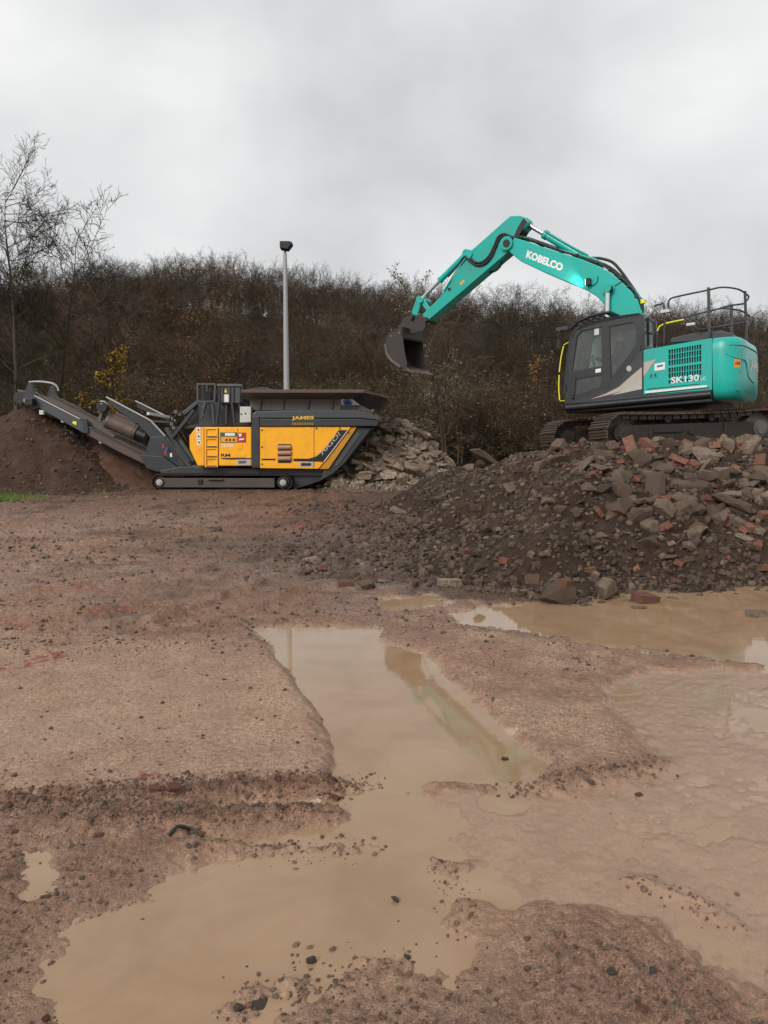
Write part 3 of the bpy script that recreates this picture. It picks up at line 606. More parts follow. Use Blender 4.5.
while cnt < 300 and tries < 6000:
    tries += 1
    px = rr.uniform(375, 800); py = rr.uniform(443, 592)
    rocky = smooth(560, 640, np.array(px)) * smooth(565, 520, np.array(py)) + 0.8 * (py < 470) + 0.12
    if rr.random() > rocky: continue
    p = on_heap(px, py)
    if p is None: continue
    w = 5 + (15 if px < 590 else 27) * rr.random() ** 1.9 * (0.5 + 0.5 * min(1, float(rocky))); s = w * p[1] / FPX
    red_p = 0.24 if px > 620 and py < 560 else 0.14
    if rr.random() < red_p: nm, me, q = 'brick', r.choice(BR), min(s * .9, .22)
    elif rr.random() < .25: nm, me, q = 'slab_piece', r.choice(SL), s * .55
    else: nm, me, q = 'concrete_chunk', r.choice(CH), s * .5
    place(nm, me, (p[0], p[1], hz(p[0], p[1]) + s * .08), q, heap, 1.0, r); cnt += 1
n = 26000; x = RNG.uniform(-2.2, 10, n); y = 7 + 10 * RNG.random(n) ** 1.4; sdh = sdpoly(HEAP, x, y); k = (sdh > -2.0 * RNG.random(n) ** 2 * smooth(7.4, 9, y) - .2) & (np.hypot(x - EXC[0], y - EXC[1]) > 2.2); x, y = x[k], y[k]
s = 0.018 * (4.2 ** (RNG.random(len(x)) ** 2.0)); zz = np.maximum(np.where(sdpoly(HEAP, x, y) > -.3, heap_h(x, y), -9), ground_h(x, y))
tag(stone_cloud('small_rubble', np.stack([x, y, zz + s * .2], -1), s, M['crumb'], heap, .8, 3), kind='stuff')
n = 500; x = RNG.uniform(2.5, 11, n); y = 8 + 6 * RNG.random(n); k = (sdpoly(HEAP, x, y) > 0.2); x, y = x[k], y[k]; s = RNG.uniform(.02, .055, len(x))
tag(stone_cloud('brick_crumbs', np.stack([x, y, heap_h(x, y) + s * .25], -1), s, M['brick'], heap, .8, 4), kind='stuff')

# ------------------------------------------------------------------ heaps beside the crusher
def cone_heap(name, cx, cy, peak, slope, mat, label, cat, seed, seg=0.07, squash=1.0, off=0.0):
    R = (peak) / slope + 0.7; gx = np.arange(cx - R * squash, cx + R * squash, seg); gy = np.arange(cy - R, cy + R, seg); X, Y = np.meshgrid(gx, gy)
    f = lambda x, y: conef(x, y, cx, cy, peak, slope, seed, squash)
    Z = f(X, Y); idx = np.arange(X.size).reshape(X.shape); Fq = np.stack([idx[:-1, :-1], idx[:-1, 1:], idx[1:, 1:], idx[1:, :-1]], -1).reshape(-1, 4)
    zf = Z.ravel(); Fq = Fq[(zf[Fq] > YARD - 0.3).all(1)]; used = np.unique(Fq); rm = np.full(X.size, -1); rm[used] = np.arange(len(used))
    o = link(name, mesh_np(name, np.stack([X, Y, Z], -1).reshape(-1, 3)[used], rm[Fq], [mat], True)); tag(o, label, cat); return o, f
def conef(x, y, cx, cy, peak, slope, seed, squash):
    d = np.sqrt(((x - cx) / squash) ** 2 + (y - cy) ** 2 + 0.04) + fbm(x * .8, y * .8, seed, 3) * 0.25
    z = YARD + peak - slope * d; toe = YARD + 0.25
    z = np.where(z < toe, toe - (toe - z) * 0.45, z)
    return z + billow(x * 4, y * 4, seed + 3, 3) * 0.035 + fbm(x * 12, y * 12, seed + 5, 2) * 0.02
pk = AT(28, 404, 21.6); pile, pf = cone_heap('stockpile', pk[0], 21.6, pk[2] - YARD + .12, 0.79, M['pile_dark'], 'dark brown cone of crushed aggregate below the conveyor head', 'stockpile', 301, squash=1.05)
pk2 = AT(58, 396, 23.4); pile2, pf2 = cone_heap('stockpile', pk2[0], 23.4, pk2[2] - YARD, 0.66, M['pile_red'], 'reddish brown heap of fines behind the conveyor', 'stockpile', 331, squash=1.05)
pk3 = AT(394, 414, 22.6)
conc, cf = cone_heap('concrete_heap', pk3[0], 22.6, pk3[2] - YARD - .1, 0.84, M['pile_conc'], 'steep pale heap of broken concrete slabs at the hopper end of the crusher', 'rubble heap', 361, squash=0.95)
def small(ff, cx, cy, R, n, smin, smax, mat, par, seed, name):
    g = np.random.default_rng(seed); a = g.uniform(0, 6.28, n); q = R * np.sqrt(g.random(n)); x = cx + q * np.cos(a); y = cy + q * np.sin(a); z = ff(x, y); k = (z > YARD) & (y < cy + .6)
    x, y, z = x[k], y[k], z[k]; s = smin * (smax / smin) ** (g.random(len(x)) ** 2.4)
    tag(stone_cloud(name, np.stack([x, y, z + s * .2], -1), s, mat, par, .8, seed), kind='stuff')
small(pf, pk[0], 21.6, 4.3, 7000, .014, .07, M['crumb'], pile, 11, 'small_stones')
small(pf2, pk2[0], 23.4, 3.6, 1800, .012, .04, M['gritstone'], pile2, 12, 'small_stones')
small(cf, pk3[0], 22.6, 2.6, 2600, .03, .11, M['concrete_pale'], conc, 13, 'small_rubble')
g = np.random.default_rng(21); c = 0
while c < 240:
    a = g.uniform(math.pi * .92, math.pi * 2.08); q = 2.5 * math.sqrt(g.random()); x = pk3[0] + q * math.cos(a); y = 22.6 + q * math.sin(a); z = float(cf(np.array([x]), np.array([y]))[0])
    if z < YARD - .05: continue
    s = 0.12 + 0.38 * g.random() ** 2
    t_ = g.random()
    nm, me, qq = ('slab_piece', r.choice(SLP), s * .85) if t_ < .4 else (('brick', r.choice(BR), .24) if t_ > .95 else ('concrete_chunk', r.choice(CHP), s * .62))
    place(nm, me, (x, y, z + s * .12), qq, conc, .9, r); c += 1
for px, py, w, D in ((372, 470, 30, 20.9), (395, 462, 26, 20.9), (410, 452, 26, 21.3), (380, 444, 24, 21.5), (402, 437, 24, 22), (360, 450, 26, 21.3), (430, 462, 18, 21.4), (446, 470, 20, 21.2), (388, 480, 28, 20.7), (418, 476, 24, 20.9), (392, 428, 16, 22.5), (448, 476, 14, 20.8)):
    p = AT(px, py, D); p[2] = max(float(cf(p[:1], p[1:2])[0]) + .05, YARD + .05); s = w * D / FPX
    place('slab_piece', r.choice(SLP), p, s * .52, conc, 1.3, r)

# ------------------------------------------------------------------ hill and wood
def hill_h(x, y):
    ridge = 16.8 - 0.105 * np.clip(x, 0, 70) - 0.14 * np.clip(x, -32, 0) + 0.30 * np.minimum(x + 36, 0); t = smooth(46, 122, y) * 0.85 + np.clip((y - 38) / 84, 0, 1) * 0.15
    z = ridge * t + fbm(x * .05, y * .05, 401, 3) * 2.2 * smooth(40, 70, y) - smooth(36, 30, y) * 0.6
    return z + YARD + 0.05 - 0.09 * np.clip(y - 132, 0, 400)
gx = np.linspace(-320, 320, 161); gy = np.concatenate([np.linspace(31, 130, 60), np.linspace(135, 420, 30)]); X, Y = np.meshgrid(gx, gy); Z = hill_h(X, Y) + fbm(X * .3, Y * .3, 403, 2) * .25
idx = np.arange(X.size).reshape(X.shape); Fq = np.stack([idx[:-1, :-1], idx[:-1, 1:], idx[1:, 1:], idx[1:, :-1]], -1).reshape(-1, 4)
tag(link('hill', mesh_np('hill', np.stack([X, Y, Z], -1).reshape(-1, 3), Fq, [M['litter']], True)), kind='structure')

def gen_tree(seed, H, trunk_r, crown0, spread, n1, n2, n3, n4, up=0.5, stems=1, leaf_n=0, leaf_s=0.1, ivy=0, twig_r=0.006, thick=1.0, lmin=0.0):
    r = random.Random(seed); V = []; F = []; MI = []; tips = []
    def tubeseg(path, rad_, n, mi):
        b = len(V); prev = None
        for i, p in enumerate(path):
            d = (path[min(i + 1, len(path) - 1)] - path[max(i - 1, 0)]).normalized()
            a = Vector((0, 0, 1)) if abs(d.z) < .9 else Vector((1, 0, 0)); a = (a - d * a.dot(d)).normalized(); c = d.cross(a)
            for q in range(n):
                t = 6.2832 * q / n; V.append(p + (a * math.cos(t) + c * math.sin(t)) * rad_[i])
        for i in range(len(path) - 1):
            for q in range(n):
                e = b + i * n + q; f = b + i * n + (q + 1) % n; F.append((e, f, f + n)); F.append((e, f + n, e + n)); MI.append(mi); MI.append(mi)
    def path(p, d, L, n, wob, upb):
        P = [p.copy()]; d = d.normalized()
        for i in range(n):
            d = (d + Vector((r.gauss(0, wob), r.gauss(0, wob), r.gauss(0, wob) + upb))).normalized(); P.append(P[-1] + d * (L / n))
        return P, d
    def at(P, t):
        k = min(int(t * (len(P) - 1)), len(P) - 2); f = t * (len(P) - 1) - k; return P[k].lerp(P[k + 1], f), (P[k + 1] - P[k]).normalized()
    def side(d, ang):
        a = Vector((r.gauss(0, 1), r.gauss(0, 1), r.gauss(0, 1))); a = (a - d * a.dot(d)).normalized(); return (d * math.cos(ang) + a * math.sin(ang)).normalized()
    for st in range(stems):
        base = Vector((r.uniform(-.4, .4), r.uniform(-.4, .4), 0)) * (stems > 1); d0 = Vector((r.gauss(0, .06), r.gauss(0, .06), 1)) if stems == 1 else Vector((base.x * .5, base.y * .5, 1))
        Hs = H * (1 if st == 0 else r.uniform(.6, .95)); T, _ = path(base, d0, Hs, 9, .06, .02); tr = trunk_r * (1 if st == 0 else .7)
        Hx = Hs
        tubeseg(T, [max(tr * (1 - i / 9) ** .8 * (1.25 if i == 0 else 1), .012) for i in range(10)], 6, 0)
        for i in range(n1):
            t = crown0 + (1 - crown0) * ((i + r.random()) / n1) ** .9; t = min(t, .985); p, d = at(T, t)
            L1 = spread * (0.42 + 0.65 * math.sin(math.pi * min(1, (1 - t) / (1 - crown0) * .74 + .2))) * r.uniform(.75, 1.1)
            dd = side(d, rad(r.uniform(32, 78))); B, _ = path(p, dd, L1, 5, .10, up * .16); r1 = max(tr * .33 * (1 - t * .6), .014) * thick
            tubeseg(B, [r1 * (1 - .14 * k) for k in range(6)], 4, 0)
            for j in range(n2):
                t2 = .18 + .82 * (j + r.random()) / n2; p2, d2 = at(B, min(t2, .99)); L2 = L1 * r.uniform(.28, .5) * (1.15 - .5 * t2)
                C, _ = path(p2, side(d2, rad(r.uniform(25, 60))), L2, 3, .16, up * .15); r2 = max(r1 * .45, .010) * thick
                tubeseg(C, [r2, r2 * .8, r2 * .6, r2 * .45], 3, 1)
                for k in range(n3):
                    t3 = .15 + .85 * (k + r.random()) / n3; p3, d3 = at(C, min(t3, .99)); L3 = max(L2 * r.uniform(.25, .5), .2)
                    D, de = path(p3, side(d3, rad(r.uniform(20, 60))), L3, 2, .2, up * .12)
                    tubeseg(D, [twig_r * 1.5 * thick, twig_r * 1.2 * thick, twig_r * .8 * thick], 3, 1); tips.append(D[-1])
                    for q in range(n4):
                        p4, d4 = at(D, .15 + .8 * r.random()); e = p4 + side(d4, rad(r.uniform(20, 65))) * L3 * r.uniform(.35, .75) + Vector((0, 0, .02))
                        b = len(V); sdv = Vector((r.gauss(0, 1), r.gauss(0, 1), r.gauss(0, 1))).normalized() * twig_r * thick
                        V.extend([p4 - sdv, p4 + sdv, e + sdv * .5]); F.append((b, b + 1, b + 2)); MI.append(1); tips.append(e)
        if ivy:
            for i in range(ivy):
                p, d = at(T, r.uniform(0.02, .62)); w_ = tr + r.uniform(0.02, .35); a = r.uniform(0, 6.28); q = p + Vector((math.cos(a) * w_, math.sin(a) * w_, r.gauss(0, .1)))
                leaf(q, r, leaf_s, V, F, MI, 3) if False else tips_ivy.append(q)
    nl = len(F)
    LV = []; LF = []
    def leafquad(p, s, mi):
        a = Vector((r.gauss(0, 1), r.gauss(0, 1), r.gauss(0, 1))).normalized(); b_ = a.cross(Vector((r.gauss(0, 1), r.gauss(0, 1), r.gauss(0, 1)))).normalized(); s *= r.uniform(.6, 1.3)
        b = len(V); V.extend([p - a * s * .5, p + b_ * s * .32, p + a * s * .5, p - b_ * s * .32]); F.append((b, b + 1, b + 2)); F.append((b, b + 2, b + 3)); MI.extend([mi, mi])
    if leaf_n and tips:
        for i in range(leaf_n):
            p = r.choice(tips)
            if p.z < lmin * H: continue
            leafquad(p + Vector((r.gauss(0, .05), r.gauss(0, .05), r.gauss(0, .05))), leaf_s, 2)
    for q in tips_ivy: leafquad(q, .11, 3)
    tips_ivy.clear()
    return np.array([v[:] for v in V]), np.array(F), np.array(MI)
tips_ivy = []
def tree_meshes(name, T, bark, leaf='leaf_brown'):
    V, F, MI = T; res = []
    for nm_, sel in (('trunk', MI == 0), ('crown', MI > 0)):
        f = F[sel]; used = np.unique(f); rm = np.full(len(V), -1); rm[used] = np.arange(len(used)); mi = MI[sel]
        res.append(mesh_np(name + '_' + nm_, V[used], rm[f], [M[bark], M[bark], M[leaf], M['leaf_ivy']], nm_ == 'trunk', mi))
    return res
def tree_thing(name, T, loc, rz, sc, bark, leaf, label, cat='tree', group=None):
    e = link(name, None); e.location = loc; e.rotation_euler = (0, 0, rz); e.scale = (sc, sc, sc); tag(e, label, cat, group)
    a, b = tree_meshes(name, T, bark, leaf); link('trunk', a, e); link('crown', b, e); return e
# kinds of tree in the wood
KIND = [gen_tree(1, 8.6, .16, .25, 4.4, 22, 8, 6, 3, .10, twig_r=.0065), gen_tree(2, 9.4, .15, .32, 3.8, 22, 8, 6, 3, .15, twig_r=.0065), gen_tree(3, 8.0, .17, .2, 4.8, 22, 8, 6, 3, .06, twig_r=.0065),
        gen_tree(4, 8.8, .13, .22, 3.3, 13, 8, 6, 3, .2, stems=2, twig_r=.0065), gen_tree(5, 7, .14, .15, 4.0, 20, 8, 5, 2, .05, leaf_n=900, leaf_s=.10, twig_r=.0065), gen_tree(6, 7.5, .13, .15, 3.5, 20, 8, 5, 2, .1, leaf_n=700, leaf_s=.10, twig_r=.0065),
        gen_tree(7, 3.2, .05, .05, 2.0, 10, 6, 5, 3, .1, stems=3, leaf_n=700, leaf_s=.09, twig_r=.006), gen_tree(8, 2.8, .05, .05, 2.2, 10, 6, 5, 3, .05, stems=3, twig_r=.006),
        gen_tree(9, 6.2, .12, .08, 2.4, 22, 7, 5, 2, .2, leaf_n=5200, leaf_s=.13, twig_r=.006)]
KL = [('bark', 'leaf_brown'), ('bark_grey', 'leaf_brown'), ('bark', 'leaf_brown'), ('bark_grey', 'leaf_brown'), ('bark', 'leaf_brown'), ('bark_grey', 'leaf_olive'), ('bark', 'leaf_olive'), ('bark', 'leaf_brown'), ('bark_grey', 'leaf_ivy')]
protos = bpy.data.collections.new('tree_kinds')
for i, (T, (bk, lf)) in enumerate(zip(KIND, KL)):
    V, F, MI = T; me = mesh_np('tree_kind_%02d' % i, V, F, [M[bk], M[bk], M[lf], M['leaf_ivy']], False, MI); o = bpy.data.objects.new('tree_kind_%02d' % i, me); protos.objects.link(o)
P = []; K = []; S = []; g = np.random.default_rng(77)
y = 41.0
while y < 130:
    hw = 0.62 * y + 9; step = 2.0 + (y - 40) * .012; x = -hw
    while x < hw:
        xx = x + g.uniform(-1.2, 1.2); yy = y + g.uniform(-1.2, 1.2)
        low = smooth(64, 46, np.array(yy)); P.append((xx, yy, 0)); u = g.random()
        if yy < 56: k = (6, 7, 7, 6, 5, 6, 8)[int(g.integers(7))]
        elif yy < 72: k = (0, 2, 4, 5, 2, 3, 0, 8, 5)[int(g.integers(9))]
        else: k = (0, 1, 2, 3, 1, 0, 2, 4, 5, 0, 2, 1, 3, 8)[int(g.integers(14))]
        K.append(k); S.append((g.uniform(.8, 1.3) if k in (6, 7) else g.uniform(.75, 1.1)) * (0.55 if (yy < 60 and k not in (6, 7)) else (.72 if k not in (6, 7) else 1))); x += step * g.uniform(.8, 1.25)
    y += step * .95
for i in range(420):                                    # undergrowth
    yy = g.uniform(39, 85); P.append((g.uniform(-1, 1) * (.6 * yy + 6), yy, 0)); K.append(6 + int(g.integers(2))); S.append(g.uniform(.6, 1.1))
P = np.array(P); P[:, 2] = hill_h(P[:, 0], P[:, 1]) - .1
wm = bpy.data.meshes.new('woodland'); wm.vertices.add(len(P)); wm.vertices.foreach_set('co', P.astype(np.float32).ravel())
for nm_, ty, arr in (('kind_id', 'INT', np.array(K, np.int32)), ('size', 'FLOAT', np.array(S, np.float32)), ('turn', 'FLOAT', g.uniform(0, 6.28, len(P)).astype(np.float32))):
    a = wm.attributes.new(nm_, ty, 'POINT'); a.data.foreach_set('value', arr)
wood = tag(link('woodland', wm), 'bare brown winter wood covering the hillside', 'wood', kind='stuff')
ng_ = bpy.data.node_groups.new('plant_trees', 'GeometryNodeTree')
ng_.interface.new_socket('Geometry', in_out='INPUT', socket_type='NodeSocketGeometry'); ng_.interface.new_socket('Geometry', in_out='OUTPUT', socket_type='NodeSocketGeometry')
N = ng_.nodes; gi = N.new('NodeGroupInput'); go = N.new('NodeGroupOutput'); ip = N.new('GeometryNodeInstanceOnPoints'); ci = N.new('GeometryNodeCollectionInfo')
ci.inputs['Collection'].default_value = protos; ci.inputs['Separate Children'].default_value = True; ci.inputs['Reset Children'].default_value = True
def na(nm_, ty): q = N.new('GeometryNodeInputNamedAttribute'); q.data_type = ty; q.inputs['Name'].default_value = nm_; return q.outputs['Attribute']
cx = N.new('ShaderNodeCombineXYZ'); lk = ng_.links.new
lk(gi.outputs[0], ip.inputs['Points']); lk(ci.outputs[0], ip.inputs['Instance']); ip.inputs['Pick Instance'].default_value = True
lk(na('kind_id', 'INT'), ip.inputs['Instance Index']); lk(na('size', 'FLOAT'), ip.inputs['Scale']); lk(na('turn', 'FLOAT'), cx.inputs['Z'])
er = N.new('FunctionNodeEulerToRotation'); lk(cx.outputs[0], er.inputs[0]); lk(er.outputs[0], ip.inputs['Rotation']); lk(ip.outputs[0], go.inputs[0])
md = wood.modifiers.new('plant', 'NODES'); md.node_group = ng_

# single trees one can tell apart
def foot(px, D):
    d = ray(px, 470); x = d[0] / d[1] * D; z = float(hill_h(np.array([x]), np.array([D]))[0]) if D > 36 else YARD; return (x, D, z - .05)
tree_thing('bare_tree', gen_tree(31, 13.4, .14, .2, 3.3, 38, 10, 6, 4, .42, twig_r=.0065), foot(18, 31), 0.3, .84, 'bark_grey', 'leaf_brown', 'tall slender bare tree at the left edge, twigs against the sky')
tree_thing('bare_tree', gen_tree(32, 13.2, .13, .2, 2.9, 32, 10, 6, 4, .45, ivy=1500, twig_r=.007), foot(-4, 32), 1.3, .88, 'bark_grey', 'leaf_brown', 'bare tree with ivy up its trunk, cut by the left edge')
tree_thing('bare_tree', gen_tree(33, 9.6, .10, .12, 3.4, 30, 9, 6, 4, .2, twig_r=.007), foot(46, 33), 2.1, 1, 'bark_grey', 'leaf_brown', 'shorter spreading bare tree behind the conveyor head')
tree_thing('bare_tree', gen_tree(36, 7.6, .10, .15, 3.4, 18, 7, 5, 3, .5, twig_r=.006), foot(115, 36), 2.6, 1, 'bark', 'leaf_brown', 'dark bare tree behind the magnet arm of the crusher')
tree_thing('yellow_shrub', gen_tree(34, 4.6, .05, .35, .9, 12, 6, 4, 2, .8, leaf_n=1100, leaf_s=.12), foot(94, 33), .5, 1.05, 'bark', 'leaf_yellow', 'shrub with yellow autumn leaves above the discharge conveyor', 'shrub')
tree_thing('leafy_sapling', gen_tree(35, 8.0, .09, .12, 2.1, 22, 7, 4, 2, .9, leaf_n=1900, leaf_s=.10, lmin=.2), foot(444, 36), .9, 1, 'bark_grey', 'leaf_pale', 'slender sapling with sparse pale leaves below the bucket', 'tree')
tree_thing('orange_leaved_tree', gen_tree(37, 8.6, .08, .55, 1.6, 12, 6, 4, 2, .8, leaf_n=420, leaf_s=.14, lmin=.75), foot(524, 52), .9, .72, 'bark', 'leaf_orange', 'small tree with an orange tuft of leaves beyond the boom', 'tree')
tree_thing('brown_leaved_tree', gen_tree(38, 6.6, .12, .15, 3.3, 18, 7, 4, 3, .35, leaf_n=2600, leaf_s=.11), foot(215, 40), .2, 1, 'bark', 'leaf_brown', 'low spreading tree with withered brown leaves behind the crusher', 'tree')

# grass at the left edge of the yard
g = np.random.default_rng(5); V = []; F = []
for i in range(11000):
    px = g.uniform(-60, 62) if i < 9600 else g.uniform(55, 110); py = 491.5 + 15 * g.random() ** .8 if i < 9600 else g.uniform(489, 499)
    if g.random() < (px - 10) / 45 * (i < 9600) or vnoise(np.array([px * .09]), np.array([py * .25]), 3)[0] < g.uniform(-.5, .25): continue
    p = G(px, py, .12); z = float(0.02 + YARD * smooth(9, 19, p[1])); h = g.uniform(.05, .15); a = g.uniform(0, 6.28); w = .011; l = g.normal(0, .03, 2); b = len(V)
    V += [(p[0] - w * math.cos(a), p[1] - w * math.sin(a), z), (p[0] + w * math.cos(a), p[1] + w * math.sin(a), z), (p[0] + l[0], p[1] + l[1], z + h)]; F.append((b, b + 1, b + 2))
tag(link('grass', mesh_np('grass', V, F, [M['grass']])), 'patch of short green grass at the left edge below the stockpile', 'grass', kind='stuff')
# ------------------------------------------------------------------ excavator
def frame_of(S, a, pit):                       # forward (-cos a, sin a), nose down by pit
    f = np.array([-math.cos(a), math.sin(a), 0]); l = np.array([-math.sin(a), -math.cos(a), 0]); u = np.array([0, 0, 1.])
    f2 = f * math.cos(pit) - u * math.sin(pit); u2 = u * math.cos(pit) + f * math.sin(pit); return (np.array(S, float), f2, l, u2)
def root_empty(name, fr):
    e = link(name, None); S, a0, a1, a2 = fr
    e.matrix_world = Matrix(((a0[0], a1[0], a2[0], S[0]), (a0[1], a1[1], a2[1], S[1]), (a0[2], a1[2], a2[2], S[2]), (0, 0, 0, 1))); return e
FE = frame_of(EXC, rad(34), rad(3.0))
def L(px, py, lat=1.22): return local(FE, px, py, lat)
def LP(lat, *pts): return [L(a, b, lat) for a, b in pts]
exc = tag(root_empty('excavator', FE), 'teal crawler excavator with raised boom standing on the rubble mound', 'excavator')

# crawler tracks, turned the other way from the house
def make_track(y0):
    ang = rad(49); R = Matrix.Translation((.22, .22, .06)) @ Matrix.Rotation(ang, 4, 'Z'); Ln, Ht, W = 1.86, 0.76, 0.60
    fr_ = MB()                                  # loop of shoes
    def loop(n):
        rr_ = Ht / 2 - .03; st = Ln - rr_; per = 4 * st + 2 * math.pi * rr_; out_ = []
        for i in range(n):
            q = per * i / n
            if q < 2 * st: p = (-st + q, Ht - .03); t = 0
            elif q < 2 * st + math.pi * rr_: a = (q - 2 * st) / rr_; p = (st + rr_ * math.sin(a), Ht / 2 + rr_ * math.cos(a)); t = -a
            elif q < 4 * st + math.pi * rr_: b = q - 2 * st - math.pi * rr_; p = (st - b, .03); t = math.pi
            else: a = (q - 4 * st - math.pi * rr_) / rr_; p = (-st - rr_ * math.sin(a), Ht / 2 - rr_ * math.cos(a)); t = math.pi - a
            sag = -0.03 * math.sin(math.pi * (p[0] + st) / (2 * st)) if (abs(t) < .01) else 0
            out_.append((p[0], p[1] + sag, t))
        return out_
    e = MB()
    e.prism([(-1.35, .14), (1.35, .14), (1.45, .3), (1.35, .52), (-1.35, .52), (-1.45, .3)], y0 - .2, y0 + .2)
    e.box((0.55, y0 + .21, .40), (.62, .05, .07)); e.box((-.7, y0 + .21, .36), (.05, .05, .3)); e.box((.9, y0 + .21, .36), (.05, .05, .3)); e.box((0.05, y0 + .215, .36), (.10, .04, .08))
    for i in range(4): e.cyl((-.9 + i * .6, y0 - .18, .14), (-.9 + i * .6, y0 + .22, .14), .1, 14)
    for i in (-.45, .5): e.cyl((i, y0 - .1, .62), (i, y0 + .16, .62), .07, 12)
    tr = e.build('crawler_track', M['steel'], exc, .008); tr.matrix_local = R
    s = MB(); n = 46
    for (x, z, t) in loop(n):
        Rm = Matrix.Rotation(-t, 3, 'Y')
        s.box((x, y0, z), (.162, W, .022), Rm)
        for k in (-.055, 0.0, .055):
            off = Rm @ Vector((k, 0, .024)); s.box((x + off.x, y0, z + off.z), (.016, W, .03), Rm)
        off = Rm @ Vector((0, 0, -.05)); s.box((x + off.x, y0 - .09, z + off.z), (.15, .05, .08), Rm); s.box((x + off.x, y0 + .09, z + off.z), (.15, .05, .08), Rm)
    sh = s.build('track_shoes', M['shoe'], tr)
    for x in (-1.5, 1.5):
        w = MB(); w.cyl((x, y0 - .12, .38), (x, y0 + .12, .38), .29, 24); w.cyl((x, y0 + .1, .38), (x, y0 + .22, .38), .16, 20); w.cyl((x, y0 + .2, .38), (x, y0 + .25, .38), .11, 16)
        w.build('idler_wheel' if x > 0 else 'drive_sprocket', [M['steel'] if x > 0 else M['dusty']], tr, .01)
    return tr
make_track(1.0); make_track(-1.0)
c = MB(); c.box((0, 0, .52), (1.9, 1.5, .24)); c.cyl((0, 0, .6), (0, 0, .86), .55, 28)
cb = c.build('undercarriage_frame', M['steel'], exc, .02); cb.matrix_local = Matrix.Translation((.22, .22, .06)) @ Matrix.Rotation(rad(49), 4, 'Z')

# house: black base frame
base = MB()
base.prism(LP(1.22, (565.5, 404), (566.5, 413.5), (600, 411), (660, 406.5), (712, 402.5), (712, 389), (643, 395), (600, 399.5)), -1.2, 1.215)
base.build('base_frame', M['black'], exc, .03, 3)
st = MB(); p0 = L(566, 405.5, 1.24); p1 = L(711, 391.5, 1.24)
st.cyl((p0.x, 1.215, p0.z - .05), (p1.x, 1.215, p1.z - .05), .075, 14)
st.build('side_rail', M['black'], exc)

# engine side panel with a grid of vents
TL, TR_, BR_, BL_ = (643, 350), (712, 338), (712, 389.5), (643, 395)
def ep(u, v, lat=1.215):                       # u along the panel, v down it
    a = (TL[0] + (TR_[0] - TL[0]) * u, TL[1] + (TR_[1] - TL[1]) * u); b = (BL_[0] + (BR_[0] - BL_[0]) * u, BL_[1] + (BR_[1] - BL_[1]) * u)
    return L(a[0] + (b[0] - a[0]) * v, a[1] + (b[1] - a[1]) * v, lat)
pan = MB(); pan.prism([ep(0, 0), ep(1, 0), ep(1, 1), ep(0, 1)], 1.19, 1.215, 0, [[ep(.37, .09), ep(.845, .09), ep(.845, .80), ep(.37, .80)]])
po = pan.build('engine_panel', M['teal'], exc)
def gbar(u0, v0, u1, v1, l0=1.185, l1=1.213):
    s = MB(); s.prism([ep(u0, v0), ep(u1, v0), ep(u1, v1), ep(u0, v1)], l0, l1); s.build('grille_bar', M['teal'], po)
for k in range(1, 13): gbar(.37 + k * .475 / 13 - .006, .09, .37 + k * .475 / 13 + .006, .80)
for v0, v1 in ((.185, .20), (.30, .315), (.425, .475), (.575, .59), (.69, .735)): gbar(.37, v0, .845, v1, 1.18, 1.2145)
bk = MB(); bk.prism([ep(.005, .01), ep(.995, .01), ep(.995, .99), ep(.005, .99)], -1.15, 1.16); bk.build('engine_bay', [M['teal']], exc, .03, 3)
gr = MB(); gr.prism([ep(.36, .08), ep(.85, .08), ep(.85, .81), ep(.36, .81)], 1.163, 1.169); gr.build('radiator_screen', M['black'], po)
def decal(name, pts, lat, mat, parent, th=.004):
    d_ = MB(); d_.prism([L(a, b, lat) for a, b in pts], lat, lat + th); return d_.build(name, mat, parent)
decal('stripe', [(645, 391.2), (707, 385.0), (707, 387.0), (645, 393.4)], 1.216, M['white'], po)
decal('stripe', [(645, 393.6), (709, 387.3), (709, 388.2), (645, 394.6)], 1.216, M['black'], po)
decal('stripe', [(647, 388.8), (700, 383.6), (700, 384.2), (647, 389.6)], 1.216, M['black'], po)
decal('swoosh', [(643.5, 362.5), (657, 359), (651, 366), (646, 374), (643.5, 377)], 1.217, M['beige'], po)
decal('label', [(654.5, 364), (665, 362), (665, 369.5), (654.5, 371)], 1.217, M['white'], po)
decal('label_mark', [(657, 365.6), (663, 364.4), (663, 366.2), (657, 367.4)], 1.2215, M['blue'], po, .002)
decal('latch_recess', [(648.5, 373.5), (658, 372), (658, 377), (648.5, 378.5)], 1.216, M['teal_arm'], po, .006)
decal('latch', [(650.5, 374.6), (652, 374.3), (652, 377), (650.5, 377.3)], 1.222, M['black'], po)
decal('latch', [(654.5, 374), (656, 373.7), (656, 376.4), (654.5, 376.7)], 1.222, M['black'], po)
text_mesh('model_lettering', 'SK130', L(671, 383.6, 1.218), L(699, 380.6, 1.218), L(671, 377.2, 1.218), M['white'], po, .02)
text_mesh('model_lettering', 'LC', L(700.5, 380.4, 1.218), L(706, 379.9, 1.218), L(700.5, 377.2, 1.218), M['white'], po, .01)
# panel joints
j = MB(); a = ep(0, 0, 1.22); b = ep(0, 1, 1.22); j.bar((a.x, 1.2, a.z), (b.x, 1.2, b.z), .05, .022); j.build('panel_joint', M['black'], exc)

